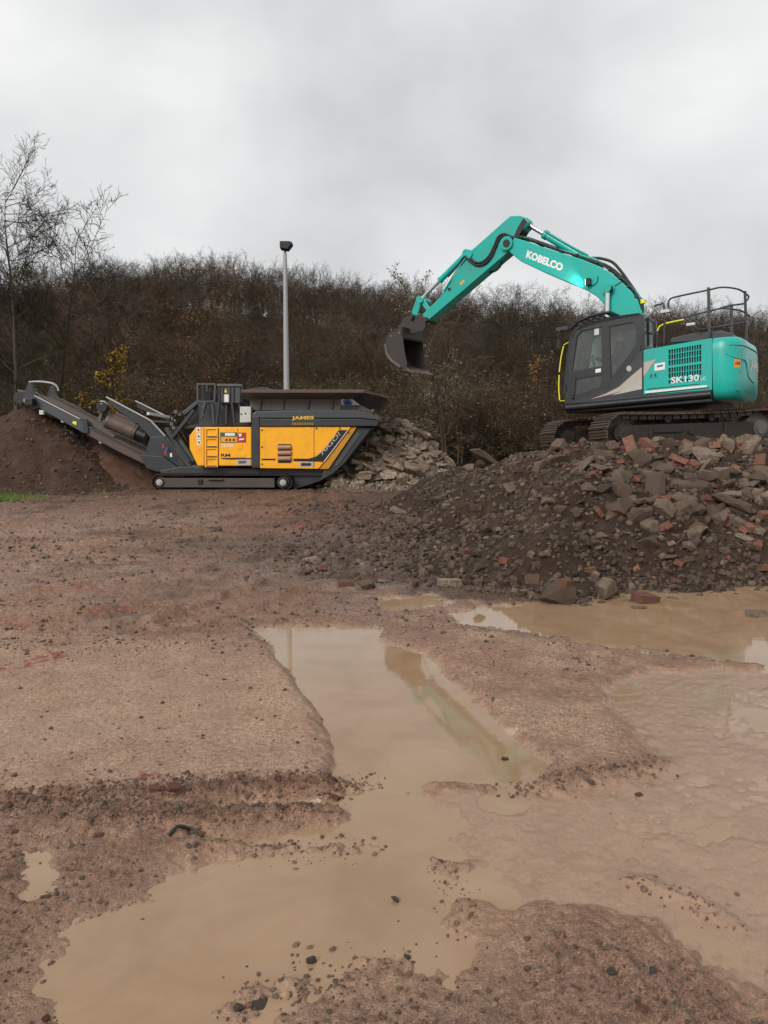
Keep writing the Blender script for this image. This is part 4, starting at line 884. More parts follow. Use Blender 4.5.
# counterweight: lofted, rounded in plan and at its edges
ztop = ep(1, 0).z; zbot = L(712, 397, 1.22).z - .02; x0 = ep(1, 0).x
CWO = [(x0, 1.20), (x0 - .18, 1.20), (x0 - .34, 1.12), (x0 - .43, .96), (x0 - .475, .70), (x0 - .49, .35), (x0 - .495, 0)]
CWO = [tuple(p) for p in [(v.x, v.y) for v in bez([(a, b, 0) for a, b in CWO], 4)]]; CWO = CWO + [(a, -b) for a, b in reversed(CWO[:-1])]
lev = [(zbot - .03, .16), (zbot + .02, .06), (zbot + .12, .012), (zbot + .34, 0), (ztop - .22, 0), (ztop - .08, .02), (ztop - .02, .055), (ztop + .01, .13)]
cw = MB(); V = []; n = len(CWO)
for z, ins in lev:
    for a, b in CWO:
        cx_, cy_ = x0, 0; dx, dy = a - cx_, b; k = max(math.hypot(dx, dy), .01); V.append((a - dx / k * ins if abs(dx) > .02 else a, b - dy / k * ins * (1 if abs(dy) > .02 else 0), z + .06 * (a < x0 - .1) * 0))
F = []
for i in range(len(lev) - 1):
    for q in range(n - 1): F.append((i * n + q, i * n + q + 1, (i + 1) * n + q + 1, (i + 1) * n + q))
    F.append((i * n + n - 1, i * n, (i + 1) * n, (i + 1) * n + n - 1))
cw.add(V, F, 0, True); cw.add(V[-n:], [tuple(range(n))]); cw.add(V[:n], [tuple(reversed(range(n)))])
cwo = cw.build('counterweight', M['teal'], exc)
cwo.modifiers.new('es', 'EDGE_SPLIT').split_angle = rad(50)
CY = np.array([p[1] for p in CWO]); CX = np.array([p[0] for p in CWO])
def rear_x(y): return float(np.interp(-y, -CY, CX)) - .006
zt = zbot + .50
text_mesh('owner_lettering', 'JAMES', (0, .36, zt), (0, -.80, zt), (0, .36, zt + .23), M['white'], cwo, .03, warp=lambda p: (rear_x(p[1]), p[1], p[2]))
def cwpatch(name, y_a, y_b, z_a, z_b, mat, off=.004):
    V = []; k = 5
    for i in range(k + 1):
        y = y_a + (y_b - y_a) * i / k
        for z in (z_a, z_b): V.append((rear_x(y) + .006 - off, y, z))
    s = MB(); s.add(V, [(2 * i, 2 * i + 2, 2 * i + 3, 2 * i + 1) for i in range(k)]); return s.build(name, mat, cwo, fixn=False)
cwpatch('warning_sticker', 1.115, 0.985, zbot + .52, zbot + .67, M['orange']); cwpatch('reflector', 1.0, .965, zbot + .42, zbot + .46, M['red'])
for k, (ya, yb) in enumerate(((1.10, 1.085), (1.07, 1.04), (1.025, 1.0))): cwpatch('sticker_mark', ya, yb, zbot + .57, zbot + .62, M['black'], .007)
for k in range(9): cwpatch('scrape', 1.1 - .22 * k + .05 * math.sin(k * 5), .98 - .22 * k, zbot + .10 + .03 * math.sin(k * 3), zbot + .112 + .03 * math.sin(k * 3), M['black'], .008)
gl = MB(); pts = []
for y, z in [(1.19, ztop - .30), (1.10, ztop - .38), (.9, ztop - .40), (.75, ztop - .42), (.65, ztop - .52), (.56, ztop - .66), (.42, ztop - .72), (0, ztop - .78)]: pts.append((rear_x(y) + .002, y, z))
gl.tube(bez(pts, 5), .012, 6); gl.build('styling_crease', M['teal'], cwo)
gl = MB(); gl.tube([(rear_x(y) + .004, y, ztop - .15) for y in np.linspace(1.16, -.9, 24)], .009, 6); gl.build('top_groove', M['teal_arm'], cwo)

# hood and top
hd = MB(); hd.prism(LP(.75, (669, 343), (671, 338), (690, 333.5), (721, 330.5), (732, 333), (736, 340)), -.65, .75); hd.build('engine_hood', M['grey'], exc, .02)

# cab
cab_o = [(564.5, 404), (565.5, 385), (567.5, 358), (570, 341), (573.5, 332.5), (579, 327), (590, 322.2), (604, 318.6), (622, 315.2), (639.5, 312.8), (641.8, 314.5), (642.2, 347), (638, 354), (628, 371), (619, 384), (611, 390), (600, 394), (580, 400)]
w1 = [(577, 336), (582, 330.8), (601.5, 326.8), (601.8, 366), (572, 371)]; w2 = [(575.5, 379.5), (601, 374.2), (601.5, 384.5), (598, 388), (574.5, 395)]; w3 = [(609.2, 326.3), (633.5, 322), (636.2, 326), (635.8, 345), (630.5, 352.5), (610.8, 378.8)]
cabm = MB()
def shifted(lat): return LP(1.2, *cab_o), [LP(1.2, *w) for w in (w1, w2, w3)]
o_, h_ = shifted(1.2)
cabm.prism(o_, 1.14, 1.2, 0, h_); cabm.prism(o_, .22, .28, 0, [h_[0], h_[2]])
xs = [p.x for p in o_]; zs = [p.z for p in o_]; roof = o_[5:10]
ro = [Vector(p) for p in roof] + [Vector((p.x, 0, p.z - .06)) for p in reversed(roof)]; cabm.prism(ro, .22, 1.2)
# front pillars and header, rear frame, floor
fp = o_[1:6]
for y in (.25, 1.17): cabm.tube([(p.x, y, p.z) for p in fp], .04, 8)
cabm.bar((fp[0].x, .22, fp[0].z), (fp[0].x, 1.2, fp[0].z), .06, .3); cabm.bar((fp[-1].x, .22, fp[-1].z - .03), (fp[-1].x, 1.2, fp[-1].z - .03), .08, .06)
rt, rb = o_[10], o_[11]
for y in (.26, 1.15): cabm.bar((rt.x, y, rt.z), (rb.x, y, rb.z), .09, .06, up=(1, 0, 0))
cabm.bar((rb.x, .22, rb.z), (rb.x, 1.2, rb.z), .06, .08); cabm.box(((o_[0].x + rb.x) / 2 - .05, .71, o_[0].z + .02), (o_[0].x - rb.x, .96, .06))
# rear corner glass box to the right of the door frame
cabo = cabm.build('cab', M['cabgrey'], exc, .012)
def pane(name, poly, y, mat=M['glass']): s = MB(); s.prism(poly, y - .004, y + .004); return s.build(name, mat, cabo)
for w in h_: pane('side_window', w, 1.165)
pane('side_window', h_[0], .25, M['glass_glare']); pane('side_window', h_[2], .25, M['glass_glare'])
s = MB(); q = [(p.x, p.z) for p in fp]; V = [(a, y, z) for y in (.28, 1.14) for a, z in q]; k = len(q)
s.add(V, [(i, i + 1, i + 1 + k, i + k) for i in range(k - 1)]); s.build('windscreen', M['glass'], cabo, fixn=False)
s = MB(); s.add([(rt.x, .3, rt.z), (rt.x, 1.1, rt.z), (rb.x, 1.1, rb.z), (rb.x, .3, rb.z)], [(0, 1, 2, 3)]); s.build('rear_window', M['glass'], cabo, fixn=False)
# roof hatch and roof guard ribs
s = MB(); rg = [L(a, b, .9) for a, b in ((572, 330), (580, 322.5), (592, 317.5), (606, 314.2), (612, 313.5))]
s.tube([(p.x, 1.0, p.z + .01) for p in rg], .03, 8); s.tube([(p.x, .4, p.z + .01) for p in rg], .03, 8)
for i in range(9):
    t = i / 8 * (len(rg) - 1.001); p = rg[int(t)].lerp(rg[int(t) + 1], t - int(t)); s.bar((p.x, .4, p.z + .02), (p.x, 1.0, p.z + .02), .03, .03)
s.build('roof_guard', M['black'], cabo)
s = MB(); p = L(563, 329.5, 1.0); s.box((p.x, 1.0, p.z), (.26, .16, .08)); s.bar((p.x - .1, 1.0, p.z), (rg[0].x, 1.0, rg[0].z), .04, .04); s.build('roof_lamp', M['grey'], cabo, .015)
s = MB(); a = L(559.5, 331, 1.1); b = L(558.5, 346, 1.1); s.tube(bez([(rg[0].x, 1.0, rg[0].z), (a.x, 1.1, a.z), (b.x, 1.1, b.z)], 4), .012, 6); s.box((b.x, 1.1, b.z + .03), (.03, .14, .2)); s.build('mirror', M['black'], cabo, .01)
s = MB(); hv = [L(a, b, 1.22) for a, b in ((563.6, 346), (561, 358), (559.3, 372))]; s.tube(bez([(p.x, 1.22, p.z) for p in hv], 4), .013, 8); hv = [L(a, b, 1.22) for a, b in ((559.2, 375), (558.8, 388), (559.6, 400))]; s.tube(bez([(p.x, 1.22, p.z) for p in hv], 4), .013, 8)
a = L(563.6, 345, 1.22); b = L(559.6, 401, 1.22); f0 = o_[3]; s.tube([(a.x, 1.22, a.z), (o_[3].x, 1.17, o_[3].z)], .008, 6); s.tube([(b.x, 1.22, b.z), (o_[0].x, 1.17, b.z)], .008, 6)
s.build('grab_handle', M['hivis'], cabo)
decal('swoosh', [(642, 367), (642, 378), (632, 388), (610, 394.5), (590, 399.5), (605, 394), (619, 387), (630, 377)], 1.216, M['beige'], cabo)
decal('swoosh', [(642, 378), (642, 389), (628, 392), (611, 395.5), (622, 391), (634, 385)], 1.2165, M['silver'], cabo)
lo = MB(); lo.prism(LP(1.215, (642.5, 349), (642.5, 396), (566, 404), (580, 399.5), (600, 393.5), (611, 389.5), (619, 383.5), (628, 370.5), (638, 353.5)), .2, 1.214); lo.build('cab_side_panel', M['grey'], exc)
decal('round_badge', [(629 + 2.6 * math.cos(t), 368.5 + 3 * math.sin(t)) for t in np.linspace(0, 6.28, 12)[:-1]], 1.216, M['silver'], cabo)
decal('window_sticker', [(594.5, 328.5), (599, 327.5), (599, 334.5), (594.5, 335.3)], 1.172, M['offwhite'], cabo)
decal('window_sticker', [(595.5, 369.3), (601, 368.2), (601, 372), (595.5, 373)], 1.202, M['white'], cabo)
s = MB(); p = L(573, 398, 1.2); s.box((p.x, 1.215, p.z + .03), (.06, .03, .1)); s.build('door_handle', M['black'], cabo, .01)
# interior: seat, consoles
s = MB(); hp = L(617, 378, .7); s.box((hp.x, .7, hp.z), (.46, .48, .14)); Rb = Matrix.Rotation(rad(-12), 3, 'Y'); s.box((hp.x - .27, .7, hp.z + .36), (.14, .46, .7), Rb); s.box((hp.x, .7, hp.z - .2), (.4, .4, .28)); s.build('seat', M['seat'], cabo, .04, 3)
for y in (.40, 1.0):
    s = MB(); s.box((hp.x + .15, y, hp.z + .10), (.5, .12, .26)); s.cyl((hp.x + .34, y, hp.z + .2), (hp.x + .38, y, hp.z + .38), .018, 8); s.cyl((hp.x + .375, y, hp.z + .36), (hp.x + .39, y, hp.z + .46), .03, 10); s.build('control_console', M['grey'], cabo, .02)
s = MB(); p = L(583, 386, .7); s.box((p.x, .7, p.z), (.12, .5, .1)); s.tube([(p.x, .6, p.z), (p.x + .06, .6, p.z + .3)], .02, 8); s.tube([(p.x, .8, p.z), (p.x + .06, .8, p.z + .3)], .02, 8); s.build('pedals', M['grey2'], cabo)
s = MB(); p = L(585, 365, .35); s.box((p.x, .36, p.z), (.05, .2, .26)); s.build('monitor', M['black'], cabo, .01)

# person in the seat
per = tag(root_empty('person', FE), 'operator in a dark jacket and cap sitting in the excavator cab', 'person')
hip = Vector((hp.x - .06, .7, hp.z + .14)); ch = hip + Vector((-.06, 0, .34)); nk = hip + Vector((-.04, 0, .54)); hd0 = L(620.5, 346.5, .7); hd0 = Vector((nk.x + .04, .7, nk.z + .17))
vs = [hip, hip + Vector((-.04, 0, .18)), ch, nk, nk + Vector((.015, 0, .07)), hd0, hd0 + Vector((0.0, 0, .09))]; rs = [.15, .145, .165, .07, .058, .095, .075]; ed = [(0, 1), (1, 2), (2, 3), (3, 4), (4, 5), (5, 6)]
def chain(start, pts, rads):
    p = start
    for q, r_ in zip(pts, rads):
        vs.append(q); rs.append(r_); ed.append((p, len(vs) - 1)); p = len(vs) - 1
    return p
for sg in (-1, 1):
    sh = ch + Vector((.02, sg * .19, .10)); el = hip + Vector((.06, sg * .27, .16)); wr = Vector((hp.x + .32, .7 + sg * .29, hp.z + .40))
    w_ = chain(2, [sh, sh.lerp(el, .5), el, el.lerp(wr, .5), wr, wr + Vector((.05, 0, .01))], [.075, .062, .055, .047, .036, .038])
    for k in range(4): b0 = wr + Vector((.085, 0, .035 - .022 * k)); chain(w_, [b0, b0 + Vector((.03, -sg * .02, -.004)), b0 + Vector((.025, -sg * .045, -.006))], [.011, .0095, .008])
    chain(w_, [wr + Vector((.05, -sg * .03, .035)), wr + Vector((.07, -sg * .045, .04))], [.012, .009])
    kn = hip + Vector((.46, sg * .13, .06)); an = kn + Vector((.16, 0, -.42)); chain(0, [hip + Vector((.06, sg * .10, 0)), kn, kn.lerp(an, .5), an, an + Vector((.16, 0, -.04))], [.10, .072, .06, .045, .04])
chain(5, [hd0 + Vector((.10, 0, -.01))], [.022])
me = bpy.data.meshes.new('body'); me.from_pydata([v[:] for v in vs], ed, []); bo = link('body', me)
sk = bo.modifiers.new('skin', 'SKIN'); sk.use_smooth_shade = True
for v, r_ in zip(me.skin_vertices[0].data, rs): v.radius = (r_, r_)
me.skin_vertices[0].data[0].use_root = True
ss = bo.modifiers.new('sub', 'SUBSURF'); ss.levels = 2; ss.render_levels = 2
dg = bpy.context.evaluated_depsgraph_get(); bm_ = bpy.data.meshes.new_from_object(bo.evaluated_get(dg)); bpy.data.objects.remove(bo)
bm_.name = 'body'; bm_.materials.clear()
for k in ('jacket', 'skin', 'trousers'): bm_.materials.append(M[k])
for p in bm_.polygons:
    c_ = p.center; p.material_index = 1 if (c_.z > nk.z + .035 or (c_.x > hp.x + .33 and c_.z > hp.z + .28)) else (2 if c_.z < hip.z + .1 and c_.x > hip.x - .12 and c_.x > hip.x + .0 else 0); p.use_smooth = True
bodyo = link('body', bm_, per)
s = MB(); V = []; F = []
for i in range(5):
    a = i / 4 * math.pi / 2
    for q in range(14): t = 2 * math.pi * q / 14; V.append((hd0.x + .135 * math.cos(a) * math.cos(t), .7 + .125 * math.cos(a) * math.sin(t), hd0.z + .03 + .15 * math.sin(a)))
for i in range(4):
    for q in range(14): F.append((i * 14 + q, i * 14 + (q + 1) % 14, (i + 1) * 14 + (q + 1) % 14, (i + 1) * 14 + q))
s.add(V, F, 0, True); s.prism([(hd0.x + .09, hd0.z + .05), (hd0.x + .19, hd0.z + .035), (hd0.x + .19, hd0.z + .045), (hd0.x + .09, hd0.z + .065)], .63, .77); s.build('cap', M['jacket'], per)

# boom
BN, BF = .10, -.30                              # near and far face of the boom
bt = [(505, 235.5), (511, 236.5), (525, 240.5), (540, 246), (560, 252.3), (580, 258.5), (600, 266.5), (612, 273.5), (622, 282), (631, 291), (638, 300.5), (642, 312), (643, 345)]
bb = [(612, 345), (607, 313), (604, 304), (598, 297.5), (588, 291), (575, 285), (560, 279), (540, 270.5), (521, 261.5), (511, 253.5), (503.5, 246)]
s = MB(); s.prism(LP(BN, *(bt + bb)), BF, BN); boom = s.build('boom', M['teal'], exc, .018)
text_mesh('maker_lettering', 'KOBELCO', L(525.6, 257.6, BN + .003), L(561.6, 271.6, BN + .003), L(527.6, 250.0, BN + .003), M['white'], boom, .055)
def boomline(name, pts, r_, mat, lat=-.1, par=None, n=8, k=5): s = MB(); s.tube(bez([(L(a, b, lat)[0], lat, L(a, b, lat)[2]) for a, b in pts], k), r_, n); return s.build(name, mat, par or boom)
top = [(508, 237.5), (525, 240), (540, 245), (560, 251.5), (580, 257.5), (600, 265), (612, 272), (622, 280.5), (631, 289), (638.5, 299), (642.5, 310)]
for k, la in enumerate((.07, .02, -.06, -.14, -.22, -.27)):
    boomline('hydraulic_pipe', [(a + .6 * (k % 2), b - 1.2 - .7 * math.sin(i * 1.1 + k * 2) - (k % 2)) for i, (a, b) in enumerate(top)], .022, M['teal_arm'] if k % 3 else M['rubber'], la)
for a, b in top[1:-1]:
    s = MB(); p = L(a, b - 1, -.1); s.box((p.x, -.1, p.z), (.06, .42, .05)); s.build('pipe_clamp', M['black'], boom, .005)
boomline('hydraulic_hose', [(592, 258), (601, 258.5), (612, 262), (620, 270), (628, 281), (636, 293), (641, 307)], .03, M['rubber'], -.2)
boomline('hydraulic_hose', [(590, 259), (597, 262), (610, 267), (622, 277), (632, 289), (640, 303)], .022, M['rubber'], .06)
boomline('cable', [(598, 276), (597, 282), (594, 285), (591, 286)], .008, M['black'], BN + .01)
boomline('cable', [(622, 281), (618, 284), (614, 286)], .008, M['black'], BN + .01)
boomline('weld_seam', [(571.5, 267), (563.5, 277)], .006, M['teal_arm'], BN)
# head of the boom, pins
def boss(name, px, py, r_, y0, y1, mat, par): s = MB(); p = L(px, py, y1); s.cyl((p.x, y0, p.z), (p.x, y1, p.z), r_, 18); return s.build(name, mat, par, .006)
boss('elbow_pin', 506, 243, .15, BF - .08, BN + .06, M['teal_arm'], boom); boss('pin_cap', 506, 243, .08, BN, BN + .085, M['black'], boom)
boss('cylinder_pin', 607.7, 288.5, .09, BF - .12, BN + .13, M['black'], boom); boss('pin_boss', 607.7, 288.5, .14, BF - .04, BN + .04, M['teal'], boom)
# work lamp on the boom
s = MB(); p = L(589.5, 282.5, BN); s.box((p.x, BN + .07, p.z), (.10, .10, .15)); s.bar((p.x, BN, p.z), (p.x, BN + .06, p.z), .04, .04); lampo = s.build('work_lamp', M['black'], boom, .015)
s = MB(); s.box((p.x + .052, BN + .07, p.z), (.01, .08, .12)); s.build('lamp_lens', M['lamp'], lampo)
ld = bpy.data.lights.new('work_lamp_light', 'SPOT'); ld.energy = 14; ld.spot_size = rad(130); ld.spot_blend = .8; ld.shadow_soft_size = .04; ld.color = (.9, 1, .97)
lo_ = link('work_lamp_light', ld, lampo); lo_.location = (p.x + .09, BN + .16, p.z); lo_.rotation_euler = (Vector((-1, .18, .05))).to_track_quat('Z', 'Y').to_euler()
# boom cylinders (a pair), arm cylinder
def cylinder(name, a, b, lat, split, rb_, rr_, par=exc, rodfirst=True, mat=None):
    A, B = L(*a, lat), L(*b, lat); A = Vector((A.x, lat, A.z)); B = Vector((B.x, lat, B.z)); m = A.lerp(B, split)
    s = MB(); s.cyl(m, B, rb_, 16); s.cyl(m, m.lerp(B, .06), rb_ * 1.18, 16); o = s.build(name, mat or M['teal'], par, .005)
    s = MB(); s.cyl(A, m.lerp(B, .1), rr_, 12); s.build('rod', M['chrome'], o)
    s = MB(); u = Vector((0, 1, 0)) * (rb_ * 1.1); s.cyl(A - u, A + u, rb_ * 1.25, 14); s.build('rod_eye', M['teal_arm'], o, .004); s = MB(); s.cyl(B - u, B + u, rb_ * 1.25, 14); s.build('base_eye', M['teal_arm'], o, .004); return o
cylinder('boom_cylinder', (607.7, 288.5), (606.5, 352), BN + .09, .55, .075, .05); cylinder('boom_cylinder', (607.7, 288.5), (606.5, 352), BF - .09, .55, .075, .05)
cylinder('arm_cylinder', (526.5, 223.5), (594, 264), -.10, .27, .085, .05)
s = MB(); s.prism(LP(-.02, (586, 262), (589, 256), (597, 259), (602, 268)), -.2, 0); s.build('cylinder_bracket', M['teal'], boom, .01)
boomline('cylinder_pipe', [(545, 231), (560, 240), (578, 250), (588, 255)], .018, M['teal_arm'], .0)
# arm
AN, AF = .07, -.27
s = MB(); s.prism(LP(AN, (510, 216), (520, 215.5), (525, 217.5), (528.5, 222), (526, 226), (521, 231), (516, 239), (512, 247), (507.5, 252.5), (428, 320.5), (423.5, 318.5), (422.5, 314), (441, 296), (466, 257), (470, 251), (475.7, 246.5)), AF, AN)
arm = s.build('arm', M['teal_arm'], exc, .014)
s = MB(); s.prism(LP(AN - .02, (524, 218), (528, 222), (522, 231), (516, 241), (513, 240), (518, 228)), AF - .001, AN + .006); s.build('arm_cheek', M['black'], arm)
boomline('hydraulic_hose', [(513, 240), (506, 236), (500, 238), (495.5, 247), (491, 257), (484, 264), (476, 265), (469, 260), (465, 256)], .028, M['rubber'], AN + .03, arm)
boomline('hydraulic_hose', [(513, 238), (505, 234), (498.5, 236.5), (494, 246), (489.5, 255), (483, 261.5), (476, 262.5), (470, 258)], .024, M['rubber'], AN + .05, arm)
boomline('hydraulic_hose', [(503, 257), (501, 265), (496, 270.5), (490, 272), (486, 270)], .024, M['rubber'], -.1, arm)
boomline('hydraulic_pipe', [(466, 258), (458, 268), (450, 281), (444, 291)], .018, M['teal'], AN + .02, arm); boomline('hydraulic_hose', [(470, 250), (463, 258), (456, 268), (448, 277)], .02, M['rubber'], -.05, arm)
decal('caution_sticker', [(459.5, 283.5), (463.5, 279.8), (465, 281.6), (461, 285.3)], AN + .001, M['orange'], arm)
boss('pivot_cover', 449, 289, .035, AN - .01, AN + .02, M['black'], arm); boss('pivot_cover', 468, 254, .10, AF, AN + .04, M['teal'], arm); boss('elbow_boss', 506, 243, .2, AF - .01, AN + .012, M['teal_arm'], arm)
cylinder('bucket_cylinder', (420.5, 300), (467, 253.5), -.10, .42, .07, .042, exc)
# bucket linkage
def plate(name, pts, y0, y1, mat, par): s = MB(); s.prism(LP((y0 + y1) / 2, *pts), y0, y1); return s.build(name, mat, par, .008)
for y in (-.24, .02):
    plate('tipping_link', [(417.5, 298), (423, 298), (431, 309), (427, 311)], y, y + .04, M['teal'], exc); plate('tipping_link', [(417, 298), (422, 300), (417.5, 316), (413, 317), (412, 312)], y, y + .04, M['teal_arm'], exc)
boss('linkage_pin', 420, 300, .07, -.30, .12, M['teal'], exc)
# bucket
NB, FB = .40, -.56
side = [(402.5, 326.5), (394, 329.5), (387.5, 334), (384.6, 340), (384, 347), (385.5, 354), (390, 360.5), (396, 365), (401.5, 367.8), (406.5, 369.5), (406.5, 363), (404.8, 355), (403.4, 346), (402.6, 336.5)]
sp_ = LP(NB, *side); bq = MB(); bq.prism(sp_, NB - .03, NB); bq.prism(sp_, FB, FB + .03)
back = sp_[:10]; inn = []
cxy = Vector((sum(p.x for p in sp_) / len(sp_), 0, sum(p.z for p in sp_) / len(sp_)))
for i, p in enumerate(back): v = Vector((cxy.x - p.x, 0, cxy.z - p.z)).normalized(); inn.append(p + v * .03)
bq.prism(list(back) + list(reversed(inn)), FB, NB)
tp = [sp_[0], sp_[13], sp_[13] + Vector((-.03, 0, .02)), sp_[0] + Vector((0, 0, -.04))]; bq.prism([sp_[0], sp_[-1], sp_[-1] + Vector((0.02, 0, -.05)), sp_[0] + Vector((.05, 0, -.06))], FB, NB)
bucket = bq.build('bucket', M['bucket'], exc, .008)
for k in range(5):
    y = FB + .06 + (NB - FB - .12) * k / 4; a = sp_[9]; d_ = (sp_[9] - sp_[7]).normalized(); u_ = Vector((-d_.z, 0, d_.x))
    s = MB(); p0 = a - d_ * .12; pts = [p0 + u_ * .05, p0 - u_ * .05, a + d_ * .22 - u_ * .012, a + d_ * .22 + u_ * .012]; s.prism(pts, y - .05, y + .05); s.build('tooth', M['shoe'], bucket, .006)
for y in (-.24, .02): plate('bucket_lug', [(398, 329), (404, 318), (412, 314), (424, 317), (428, 322), (424, 331), (412, 334), (402, 332)], y, y + .05, M['bucket'], bucket)
boss('bucket_pin', 425, 319.5, .06, -.34, .14, M['steel'], bucket); boss('bucket_pin', 411, 317, .06, -.34, .14, M['steel'], bucket)
for (a, b) in ((391, 336), (399, 333)): boss('wear_bolt', a, b, .03, NB - .01, NB + .015, M['dusty'], bucket)
s = MB(); s.prism(LP(NB, (384.4, 344), (386, 354.5), (391, 361.5), (400, 367.5), (401, 366), (392.5, 359.5), (387.6, 353), (386.2, 344)), NB, NB + .015); s.build('wear_strip', M['dusty'], bucket)

# guard rails on top
def rl(px, py):
    lat = .85 if px < 709 else .85 - (px - 709) / 40 * 1.5; p = L(px, py, lat); return (p.x, lat, p.z)
def rail(name, pts, r_=.017, lat=None): s = MB(); s.tube(bez([rl(*p) if lat is None else (L(p[0], p[1], lat).x, lat, L(p[0], p[1], lat).z) for p in pts], 4), r_, 8); return s.build(name, M['grey'], gro)
s = MB(); a = rl(708.5, 287.5); b = rl(709.5, 338); s.bar(a, b, .07, .045, up=(1, 0, 0)); gro = s.build('guard_rail', M['grey'], exc, .006)
s = MB(); a = rl(745, 291); b = rl(746.5, 341); s.bar(a, b, .07, .045, up=(1, 0, 0)); s.build('post', M['grey'], gro, .006)
s = MB(); p = L(731.5, 304.5, -.9); q = L(731.5, 335, -.9); s.bar((p.x, -.9, p.z), (q.x, -.9, q.z - .2), .08, .05, up=(1, 0, 0)); s.build('post', M['grey'], gro, .006)
rail('top_rail', [(672, 316), (669, 310), (668.5, 303), (671, 298.5), (682, 295.5), (708.5, 290), (722, 287.3), (738, 289.2), (747.5, 295), (748.5, 298), (746, 301.5)])
rail('mid_rail', [(672, 316), (678, 318), (690, 316), (708.5, 311.3), (722, 308.5), (740, 310.5), (748.5, 315.5), (749, 318), (746, 320.5)]); rail('low_rail', [(694, 324), (699, 329.5), (715, 327.5), (731, 324.6), (745, 322.5)], .018)
rail('far_rail', [(720, 308), (731, 305.5), (745, 303.5)], .018, -.6); rail('front_rail', [(664, 345), (664, 306.5), (660, 304.5), (654, 306)], .02, .85)
rail('front_rail', [(685, 319), (690, 321), (693, 326)], .018, .6)
for (a, b, w, h) in ((665.5, 311.5, .17, .06), (691, 324.5, .15, .05)): s = MB(); p = rl(a, b); s.box(p, (w, .12, h)); s.build('rail_plate', M['offwhite'], gro, .01)
s = MB(); s.tube(bez([rl(*p) for p in ((657.5, 331), (659.5, 326.5), (665, 323.5))], 4), .015, 8); s.build('yellow_grip', M['hivis'], gro); s = MB(); s.tube(bez([rl(*p) for p in ((666, 323.3), (673, 321.8), (684, 319.5))], 4), .015, 8); s.build('yellow_grip', M['hivis'], gro)
s = MB(); s.tube([rl(657.5, 331), rl(657, 345)], .018, 8); s.build('grip_post', M['grey'], gro)
# cab rear cage / mirrors between cab and engine deck
s = MB()
for pts in (((643, 316), (649, 318.5), (653.5, 323), (654, 344)), ((643, 331), (654, 334)), ((648, 318), (648.5, 346))): s.tube([(L(a, b, .8).x, .8, L(a, b, .8).z) for a, b in pts], .02, 6)
s.build('rear_cage', M['black'], cabo)
s = MB(); s.prism(LP(.78, (643, 317), (649, 319.5), (653, 324), (653.5, 343), (643, 345)), .77, .775); s.build('rear_quarter_window', M['glass'], cabo)
s = MB(); p = L(643, 302.5, .3); s.cyl((p.x, .3, p.z - .02), (p.x, .3, p.z + .06), .05, 12); s.build('beacon', M['hivis'], cabo)
s = MB(); s.cyl((p.x, .3, p.z - .2), (p.x, .3, p.z - .02), .02, 8); s.build('beacon_stem', M['black'], cabo)
# ------------------------------------------------------------------ crusher
# x right along the machine, y towards the camera, z up
psi = rad(2.0); C0 = AT(225, 490, 20.5)
FC = (np.array([C0[0], C0[1] + 1.2, C0[2]]), np.array([math.cos(psi), -math.sin(psi), 0]), np.array([-math.sin(psi), -math.cos(psi), 0]), np.array([0, 0, 1.]))
def K(px, py, lat=1.2): return local(FC, px, py, lat)
def KP(lat, *pts): return [K(a, b, lat) for a, b in pts]
cru = link('crusher', None); S_, a0_, a1_, a2_ = FC
# left-handed basis is avoided: object axes are x right, y away, z up; lateral = -y
cru.matrix_world = Matrix(((a0_[0], -a1_[0], 0, S_[0]), (a0_[1], -a1_[1], 0, S_[1]), (0, 0, 1, S_[2]), (0, 0, 0, 1)))
tag(cru, 'amber and dark grey tracked crusher with hopper and raised discharge conveyor', 'crusher')
def cpr(name, pts, l0, l1, mat, par=None, bev=.012, ref=None, holes=()):      # outline in photo pixels on plane ref, from lateral l0 to l1
    s = MB(); rf = max(l0, l1) if ref is None else ref
    s.prism([(p.x, p.z) for p in KP(rf, *pts)], -l0, -l1, 0, [[(p.x, p.z) for p in KP(rf, *h)] for h in holes]); return s.build(name, mat, par or cru, bev)
def kp(px, py, lat): p = K(px, py, lat); return Vector((p.x, -lat, p.z))
def ctube(name, pts, r_, mat, par=None, n=10, sm=True): s = MB(); q = [kp(*p) for p in pts]; s.tube(bez(q, 4) if sm and len(q) > 2 else q, r_, n); return s.build(name, mat, par or cru)
def cbar(name, a, b, w, h, mat, par=None, bev=.006): s = MB(); s.bar(kp(*a), kp(*b), w, h); return s.build(name, mat, par or cru, bev)
def cbox(name, px, py, lat, size, mat, par=None, bev=.01): s = MB(); s.box(kp(px, py, lat), size); return s.build(name, mat, par or cru, bev)
def cdec(name, pts, lat, mat, par, th=.004): return cpr(name, pts, lat, lat + th, mat, par, 0)

